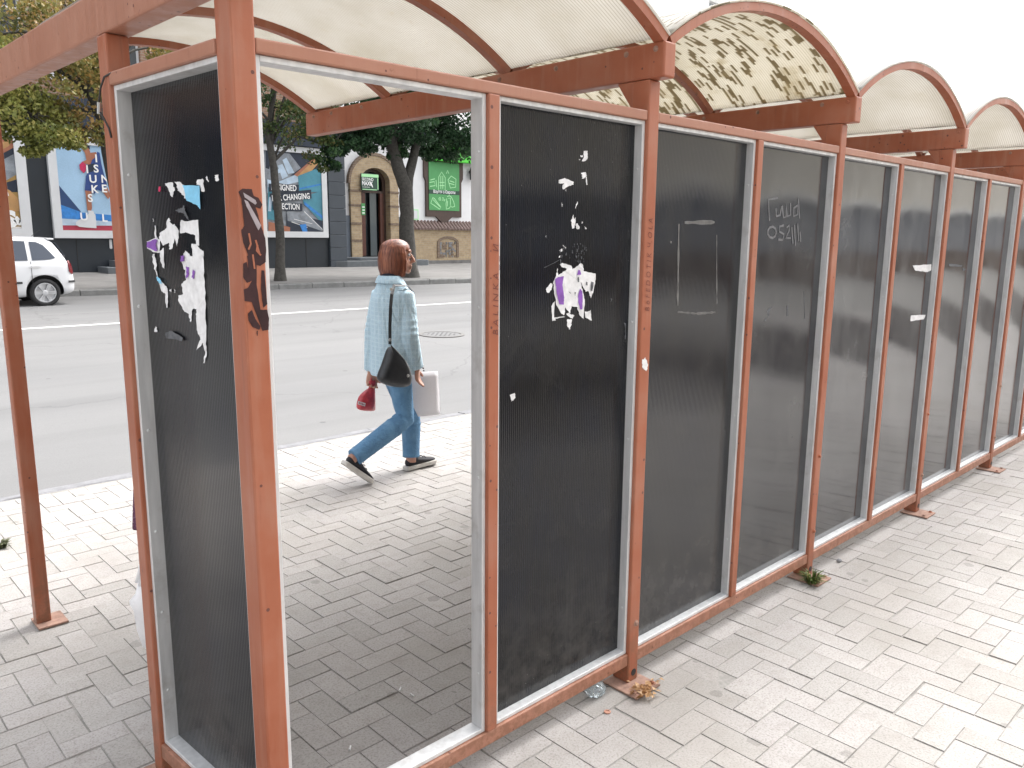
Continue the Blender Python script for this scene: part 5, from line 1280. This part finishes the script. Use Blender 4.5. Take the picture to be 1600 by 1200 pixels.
# jeans
mb = MB()
mb.rings([[Vector((2.305+rx*math.cos(2*PI*k/16), yW+ry*math.sin(2*PI*k/16), z)) for k in range(16)] for z, rx, ry in ((.70, .075, .135), (.80, .112, .152), (.95, .11, .15))])
hemR = aR-(kR-aR).normalized()*.028; hemL = aL-(kL-aL).normalized()*.012
for h, kk, a, hm in ((hipR, kR, aR, hemR), (hipL, kL, aL, hemL)):
    mb.tube([h+Vector((0, 0, .02)), h.lerp(kk, .35), h.lerp(kk, .75), kk, kk.lerp(hm, .3), kk.lerp(hm, .7), hm], [.088, .083, .072, .069, .068, .063, .060], 16)
    dn = (hm-kk).normalized()
    for q in (.1, .22, .9, .96):      # creases
        p = kk.lerp(hm, q); mb.tube([p, p+dn*.012], [.0735-.012*q, .0735-.012*q], 16)
mb.build('jeans', M['denim'], wo, remesh=.0075, smooth_it=4)
# jacket
mb = MB()
jr = [(.715, 2.325, .150, .185), (.80, 2.322, .146, .182), (.92, 2.32, .136, .174), (1.05, 2.318, .132, .168), (1.16, 2.318, .130, .170), (1.22, 2.318, .124, .165), (1.28, 2.318, .108, .138), (1.325, 2.318, .094, .115), (1.36, 2.318, .074, .085)]
mb.rings([[Vector((cx+rx*math.cos(2*PI*k/22)*(1+.03*math.sin(5*2*PI*k/22+z*9)), yW+ry*math.sin(2*PI*k/22)*(1+.025*math.sin(7*2*PI*k/22+z*13)), z+(.012*math.cos(2*PI*k/22) if z < .75 else 0))) for k in range(22)] for z, cx, rx, ry in jr])
for s_, e, h, dy in ((shR_, eR, hR, -1), (shL_, eL, hL, 1)):
    hm = e.lerp(h, .93)
    mb.tube([s_.lerp(Vector((2.32, yW, 1.29)), .45), s_, s_.lerp(e, .4), s_.lerp(e, .75), e, e.lerp(hm, .35), e.lerp(hm, .7), hm], [.050, .057, .060, .058, .058, .056, .053, .052], 16)
    for q in (.62, .8, .95): p = s_.lerp(e, q); mb.tube([p, p+(e-s_)*.03], .063, 16)
    for q in (.1, .25, .45): p = e.lerp(hm, q); mb.tube([p, p+(hm-e)*.05], .061-.01*q, 16)
mb.build('jacket', M['tweed'], wo, remesh=.0075, smooth_it=3)
mb = MB()
for k in range(4):
    p = Vector((2.47-.006*k, 2.80, .80+.13*k)); mb.ball(p+Vector((.005, -.012, 0)), .010, 8)
col = []
for (z, rx, ry) in ((1.335, .100, .118), (1.362, .094, .104), (1.385, .080, .088), (1.378, .072, .080), (1.345, .075, .085)):
    col.append([Vector((2.313+rx*math.cos(a)*(1 if math.cos(a) < 0 else .9), yW+ry*math.sin(a), z-(.05*max(0, math.cos(a)) if z < 1.37 else .02*max(0, math.cos(a))))) for a in [2*PI*k/24 for k in range(24)]])
MB().rings(col+[col[0]], cap=False).build('collar', M['tweed'], wo, smooth=True)
MB().rings([[Vector((2.318+rx*math.cos(2*PI*k/20), yW+ry*math.sin(2*PI*k/20), z)) for k in range(20)] for z, rx, ry in ((1.33, .072, .08), (1.395, .062, .068), (1.405, .055, .06))]).build('dark_top', M['navy'], wo, smooth=True)
# cuffs with buttons
for e, h in ((eR, hR), (eL, hL)):
    d = (h-e).normalized(); p = e.lerp(h, .86); s = d.orthogonal().normalized()
    mb = MB()
    for k in range(3): q = p+d*.018*k+Vector((.038, -.030, 0)); mb.ball(q, .006, 8)
    mb.build('button', M['trim'], wo)

# shoulder bag on her right hip
t = thing('shoulder_bag', W(615, 570, 2.60), 'slouchy black leather shoulder bag hanging on the walking person\'s right hip', 'bag')
yb = 2.585
ol = [(609, 536), (604, 552), (596, 574), (589, 590), (592, 597), (603, 603), (622, 606), (640, 604), (642, 592), (638, 575), (632, 562), (622, 551)]
cp_ = Vector((sum(W(a, b, yb).x for a, b in ol)/len(ol), yb, sum(W(a, b, yb).z for a, b in ol)/len(ol)))
mb = MB(); rr = []
for q, dy in ((.55, -.058), (.85, -.048), (1.0, -.02), (1.0, .015), (.85, .040), (.6, .046)): rr.append([cp_+(W(a, b, yb)-cp_)*q*(1+.02*math.sin(i*2.3))+Vector((0, dy, 0)) for i, (a, b) in enumerate(ol)])
mb.rings(rr); mb.build('bag_body', M['leather'], t, smooth=True, sub=2)
fl = [(609, 537), (622, 551), (632, 562), (639, 578), (640, 590), (634, 588), (624, 575), (615, 556)]
MB().prism([W(a, b, yb-.045) for a, b in fl], (0, -.008, 0)).build('flap', M['leather'], t, bevel=.004)
MB().lathe(W(637, 587, yb-.052), (0, -1, 0), [(.011, 0), (.011, .004), (.006, .006)], 12).build('stud', M['steel'], t)
sp = [W(609, 538, yb), W(609, 510, 2.60), W(610, 480, 2.61), W(612, 460, 2.63), W(616, 446, 2.665), Vector((2.350, 2.715, 1.318)), Vector((2.415, 2.735, 1.27)), Vector((2.425, 2.745, 1.20))]
mb = MB(); L = []
for i, p in enumerate(sp):
    tg = (sp[min(i+1, len(sp)-1)]-sp[max(i-1, 0)]).normalized(); out = Vector(((0, -1, .1), (0, -1, .1), (0, -1, .1), (-.2, -1, .3), (-.4, -.8, .7), (.1, -.4, 1), (.8, -.3, .5), (1, -.3, .1), (1, -.3, 0))[i])
    s = tg.cross(out).normalized()*.011; o_ = out.normalized()*.004
    L.append([p+s, p-s, p-s+o_, p+s+o_])
mb.rings(L); mb.build('strap', M['leather'], t)
MB().lathe(W(611, 452, 2.622), (0, -1, .2), [(.013, 0), (.013, .004)], 4).build('buckle', M['steel'], t)
MB().lathe(W(609, 531, yb-.012), (0, -1, 0), [(.010, 0), (.010, .008)], 12).build('ring', M['steel'], t)
# red plastic bag in her left hand
t = thing('plastic_bag', W(572, 620, 3.0), 'small crumpled red plastic bag in the walking person\'s left hand', 'bag')
yr = 2.985; n = 20; rr = []
for (py, xl, xr, dp) in ((594, 575, 588, .012), (600, 577, 587, .014), (604, 577, 586, .011), (607, 576, 586, .014), (613, 566, 586, .030), (620, 560.5, 586, .042), (628, 558.5, 586, .048), (635, 557, 586, .046), (640, 559, 585.5, .034), (642, 566, 584, .012)):
    a, b = W(xl, py, yr), W(xr, py+.12*(xr-xl)*(.3 if py > 610 else 0), yr); c = (a+b)/2; h = (b-a)/2
    rr.append([c+h*math.cos(2*PI*k/n)*(1+random.uniform(-.05, .05))+Vector((0, dp*math.sin(2*PI*k/n)*(1+random.uniform(-.25, .25)), 0)) for k in range(n)])
bg = MB().rings(rr).build('bag_body', M['red_plastic'], t, smooth=True, sub=1)
mb = MB(); q = [W(a, b, yr-.050) for a, b in ((559.5, 626.5), (571, 630), (570, 635), (559, 631.5))]; mb.prism(q, (0, -.002, 0)); lb = mb.build('label', M['white_ink'], bg)
mb = MB()
for k in range(4):
    a = W(561+2.3*k, 628.4+.75*k, yr-.0535); mb.obox(a, (.007, 0, -.002), (0, -.0006, 0), (0, 0, -.012))
mb.build('lettering', M['red_plastic'], lb)
mb = MB()
for k in range(5): p = W(580+k*.8, 596, yr); mb.tube([p, p+Vector((random.uniform(-.02, .03), random.uniform(-.03, .01), random.uniform(-.01, .03)))], [.006, .003], 6)
mb.build('loose_end', M['red_plastic'], t)
# large white sheet in her right hand
t = thing('paper_sheet', W(662, 615, 2.76), 'large plain white sheet of card held in the walking person\'s right hand', 'paper')
mb = MB(); n = 8
A_, B_, C2, D_ = W(638, 582, 2.80), W(684, 580, 2.765), W(689, 648, 2.775), W(637, 652, 2.81)
for i in range(n+1):
    for j in range(n+1):
        s, v = i/n, j/n; p = A_.lerp(B_, s).lerp(D_.lerp(C2, s), v); mb.v.append(tuple(p+Vector((0, -.020*math.sin(PI*s)*(.4+.6*v)+.012*v*v, 0))))
mb.f = [(i*(n+1)+j, i*(n+1)+j+1, (i+1)*(n+1)+j+1, (i+1)*(n+1)+j) for i in range(n) for j in range(n)]; mb.mi = [0]*len(mb.f)
o = mb.build('sheet', M['white_card'], t, smooth=True); md = o.modifiers.new('t', 'SOLIDIFY'); md.thickness = .003

# person almost wholly hidden behind the short end wall
bx, by = .25, 1.10
hp = thing('person', (bx, by, 0), 'person in a dark purple knitted sleeve, nearly hidden behind the short end panel', 'person')
mb = MB(); Hh = Vector((bx, by+.02, 1.50)); fh = Vector((0, 1, 0)); head(mb, Hh, fh)
mb.tube([Hh-Vector((0, .02, .05)), Vector((bx, by, 1.33))], [.055, .07], 14)
mb.rings([[Vector((bx+rx*math.cos(2*PI*k/16), by+ry*math.sin(2*PI*k/16), z)) for k in range(16)] for z, rx, ry in ((.78, .13, .10), (1.05, .12, .09), (1.25, .15, .10), (1.33, .08, .07))])
wL, wR = Vector((.028, 1.03, .70)), Vector((bx+.17, by+.14, .74)); e1, e2 = Vector((.085, 1.10, .99)), Vector((bx+.19, by+.02, 1.0)); s1, s2 = Vector((.11, 1.10, 1.28)), Vector((bx+.14, by, 1.28))
for s_, e, w in ((s1, e1, wL), (s2, e2, wR)): mb.tube([s_, e, w], [.045, .036, .024], 12); hand(mb, w, Vector((-.05, .05, -1)), Vector((0, 1, 0)), .6)
for sd in (-1, 1): mb.tube([Vector((bx+sd*.08, by, .80)), Vector((bx+sd*.09, by+.02, .46)), Vector((bx+sd*.09, by, .06))], [.08, .05, .035], 12)
mb.build('body', M['skin'], hp, remesh=.007, smooth_it=2)
mb = MB(); mb.rings([[Vector((bx+rx*math.cos(2*PI*k/18), by+ry*math.sin(2*PI*k/18), z)) for k in range(18)] for z, rx, ry in ((.62, .18, .145), (.85, .165, .135), (1.05, .155, .125), (1.25, .165, .125), (1.33, .10, .09), (1.38, .07, .075))])
for s_, e, w in ((s1, e1, wL), (s2, e2, wR)): mb.tube([s_, s_.lerp(e, .5), e, w.lerp(e, .5), w-(e-w).normalized()*.035], [.062, .058, .054, .050, .047], 14)
mb.build('cardigan', M['knit'], hp, remesh=.009, smooth_it=2)
mb = MB()
for sd in (-1, 1): mb.tube([Vector((bx+sd*.085, by, .82)), Vector((bx+sd*.09, by+.02, .46)), Vector((bx+sd*.09, by, .07))], [.095, .07, .062], 14)
mb.build('trousers', M['navy'], hp, remesh=.009, smooth_it=2)
for sd in (-1, 1): shoe(Vector((bx+sd*.09, by-.06, .003)), (0, 1, 0), 0, hp)
mb = MB(); mb.rings([[Hh+Vector((rx*math.cos(2*PI*k/18), ry*math.sin(2*PI*k/18)-.02, z)) for k in range(18)] for z, rx, ry in ((-.10, .07, .05), (-.02, .092, .085), (.05, .094, .105), (.10, .07, .08), (.125, .03, .03))])
mb.build('hair', M['navy'], hp, smooth=True)
# white shopping bag hanging from that hand
t = thing('shopping_bag', (.06, 1.0, .40), 'white plastic bag with a black square print, peeking out beside the end post', 'bag')
mb = MB(); n = 18; rr = []
for (z, xl, xr, dp) in ((.235, .000, .05, .015), (.27, -.030, .19, .045), (.33, -.043, .24, .07), (.40, -.048, .25, .075), (.435, -.060, .24, .06), (.46, -.040, .18, .035), (.50, -.028, .10, .02)):
    c = Vector(((xl+xr)/2, 1.0, z)); h = (xr-xl)/2
    rr.append([c+Vector((h*math.copysign(abs(math.cos(2*PI*k/n))**.7, math.cos(2*PI*k/n)), dp*math.sin(2*PI*k/n)*(1+random.uniform(-.2, .2)), random.uniform(-.006, .006))) for k in range(n)])
bg = MB().rings(rr).build('bag_body', M['white_plastic'], t, smooth=True)
mb = MB()
for dy in (-.01, .02): mb.tube([Vector((-.02, 1.0+dy, .49)), Vector((.0, 1.01+dy, .56)), Vector((.02, 1.02, .625))], [.012, .007, .005], 8)
mb.build('handle', M['white_plastic'], t, smooth=True)
mb = MB(); yp = .925
zA, zB = .395, .295
for (a, b, c_, d_) in ((-.036, -.031, zB, zA), (-.036, .10, zA-.005, zA), (-.036, .10, zB, zB+.004), (.096, .10, zB, zA), (-.028, .02, zB+.006, zB+.020)): mb.box(a, b, yp, yp+.02, c_, d_)
mb.build('print', M['black_ink'], bg)
text_mb('BOX', .035, (-.022, yp-.001, zA-.025), (0, 0, -1), (1, 0, 0)).build('lettering', M['black_ink'], bg)

# ------------------------------------------------------------------ small things on the ground
def blades(name, c, n, h, spread, mt, label, cat, w=.006):
    V = []; F = []; r = []
    for k in range(n):
        a = random.uniform(0, 2*PI); q = random.uniform(0, spread*.35); b = Vector(c)+Vector((math.cos(a)*q, math.sin(a)*q, 0))
        a += random.uniform(-.6, .6); hh = h*random.uniform(.4, 1); ln = spread*random.uniform(.3, 1); s = Vector((-math.sin(a), math.cos(a), 0))*w*random.uniform(.5, 1); d = Vector((math.cos(a), math.sin(a), 0))
        p = [b, b+d*ln*.4+Vector((0, 0, hh*.7)), b+d*ln+Vector((0, 0, hh*random.uniform(.6, 1)))]
        o = len(V); V += [p[0]-s, p[0]+s, p[1]-s, p[1]+s, p[2]]; F += [(o, o+1, o+3, o+2), (o+2, o+3, o+4)]; t_ = random.random(); r += [t_, t_]
    m_ = MB(); m_.v = [tuple(v) for v in V]; m_.f = F; m_.mi = [0]*len(F)
    return tag(m_.build(name, mt, None, rnd=r), label, cat)
c = atZ(1268, 912, 0); blades('grass_tuft', c, 90, .085, .075, M['grass'], 'small green grass tuft with dry stalks at the foot of the second shelter post', 'grass tuft')
c = atZ(2, 856, 0); blades('weed', c, 45, .05, .055, M['weed'], 'dark weed growing in the pavement at the far left edge', 'weed', .011)
# dry leaves swept against the first post
c = atZ(1005, 1082, .012); V = []; F = []; r = []
for k in range(60):
    p = c+Vector((random.gauss(0, .030), random.gauss(.0, .024), random.uniform(.002, .02))); a = random.uniform(0, 6.28); s = random.uniform(.008, .017); d = Vector((math.cos(a), math.sin(a), random.uniform(-.5, .5)))*s; e = Vector((-math.sin(a), math.cos(a), random.uniform(-.6, .6)))*s*.6
    o = len(V); up_v = Vector((0, 0, s*.35)); V += [p-d, p+e+up_v, p+d, p-e+up_v]; F.append((o, o+1, o+2)); F.append((o, o+2, o+3)); t_ = random.random(); r += [t_, t_]
m_ = MB(); m_.v = [tuple(v) for v in V]; m_.f = F; m_.mi = [0]*len(F)
tag(m_.build('dry_leaf_heap', M['dry_leaf'], None, rnd=r), 'little heap of dry orange leaves on the first foot plate', 'leaves')
c = atZ(929, 1086, 0)+Vector((0, 0, .028)); mb = MB(); n = 16; rr = []
for i in range(10):
    rr.append([c+Vector((.040*math.sin(PI*(i+.2)/9.4)*math.cos(2*PI*k/n), .034*math.sin(PI*(i+.2)/9.4)*math.sin(2*PI*k/n), -.028*math.cos(PI*(i+.2)/9.4)))*1.0*random.uniform(.999, 1.001)+Vector((random.uniform(-.008, .008), random.uniform(-.008, .008), random.uniform(-.006, .006))) for k in range(n)])
tag(mb.rings(rr).build('crumpled_wrapper', M['clear'], None), 'crumpled clear plastic wrapper under the bottom rail', 'litter')
c = atZ(949, 1113, 0); tag(MB().lathe(c+Vector((0, 0, .001)), (0, 0, 1), [(.012, 0), (.012, .003), (.008, .003), (.008, .001)], 18).build('bottle_ring', M['skin'], None), 'tiny pinkish plastic ring on the paving near the first post', 'litter')
c = atZ(1311, 878, 0); tag(MB().ball(c+Vector((0, 0, .008)), .013, 10, ax=(1.3, 1, .7)).build('pebble', M['kerbstone'], None, smooth=True), 'grey pebble on the paving beyond the second post', 'stone')
for k, (px, py) in enumerate(((625, 1078), (644, 1087), (547, 1170))):
    c = atZ(px, py, .003); a = random.uniform(0, 3); d = Vector((math.cos(a), math.sin(a), 0))*.011
    tag(MB().tube([c-d+Vector((0, 0, .003)), c+d+Vector((0, 0, .003))], .0032, 8).build('cigarette_end', M['scrap'], None), 'white cigarette end trodden on the shaded paving inside the shelter', 'cigarette end', 'cigarette ends on the paving')

# ------------------------------------------------------------------ light
w = bpy.data.worlds.new('World'); S.world = w; w.use_nodes = True; nt = w.node_tree
bg_ = nt.nodes['Background']; sky = nt.nodes.new('ShaderNodeTexSky'); sky.sky_type = 'NISHITA'; sky.sun_disc = False
SUN_EL, SUN_AZ = R(52), R(6)            # azimuth from +x towards +y
sky.sun_elevation = SUN_EL; sky.sun_rotation = R(90)-SUN_AZ; sky.air_density = 1.2; sky.dust_density = 5; sky.ozone_density = .6
hs = nt.nodes.new('ShaderNodeHueSaturation'); hs.inputs['Saturation'].default_value = .18
nt.links.new(sky.outputs[0], hs.inputs['Color']); nt.links.new(hs.outputs[0], bg_.inputs[0]); bg_.inputs[1].default_value = .15
ld = bpy.data.lights.new('sun', 'SUN'); lo_ = bpy.data.objects.new('sun', ld); COL.objects.link(lo_)
ld.energy = .6; ld.angle = R(36); ld.color = (1, .97, .92)
dv = Vector((math.cos(SUN_EL)*math.cos(SUN_AZ), math.cos(SUN_EL)*math.sin(SUN_AZ), math.sin(SUN_EL)))
lo_.rotation_euler = dv.to_track_quat('Z', 'Y').to_euler(); lo_.location = (0, 0, 30)
S.view_settings.view_transform = 'Standard'; S.view_settings.look = 'None'; S.view_settings.gamma = 1; S.view_settings.use_curve_mapping = False
S.view_settings.exposure = 1.8
S.render.engine = 'CYCLES'; S.cycles.max_bounces = 8; S.cycles.transparent_max_bounces = 8
try: S.cycles.use_denoising = True
except Exception: pass
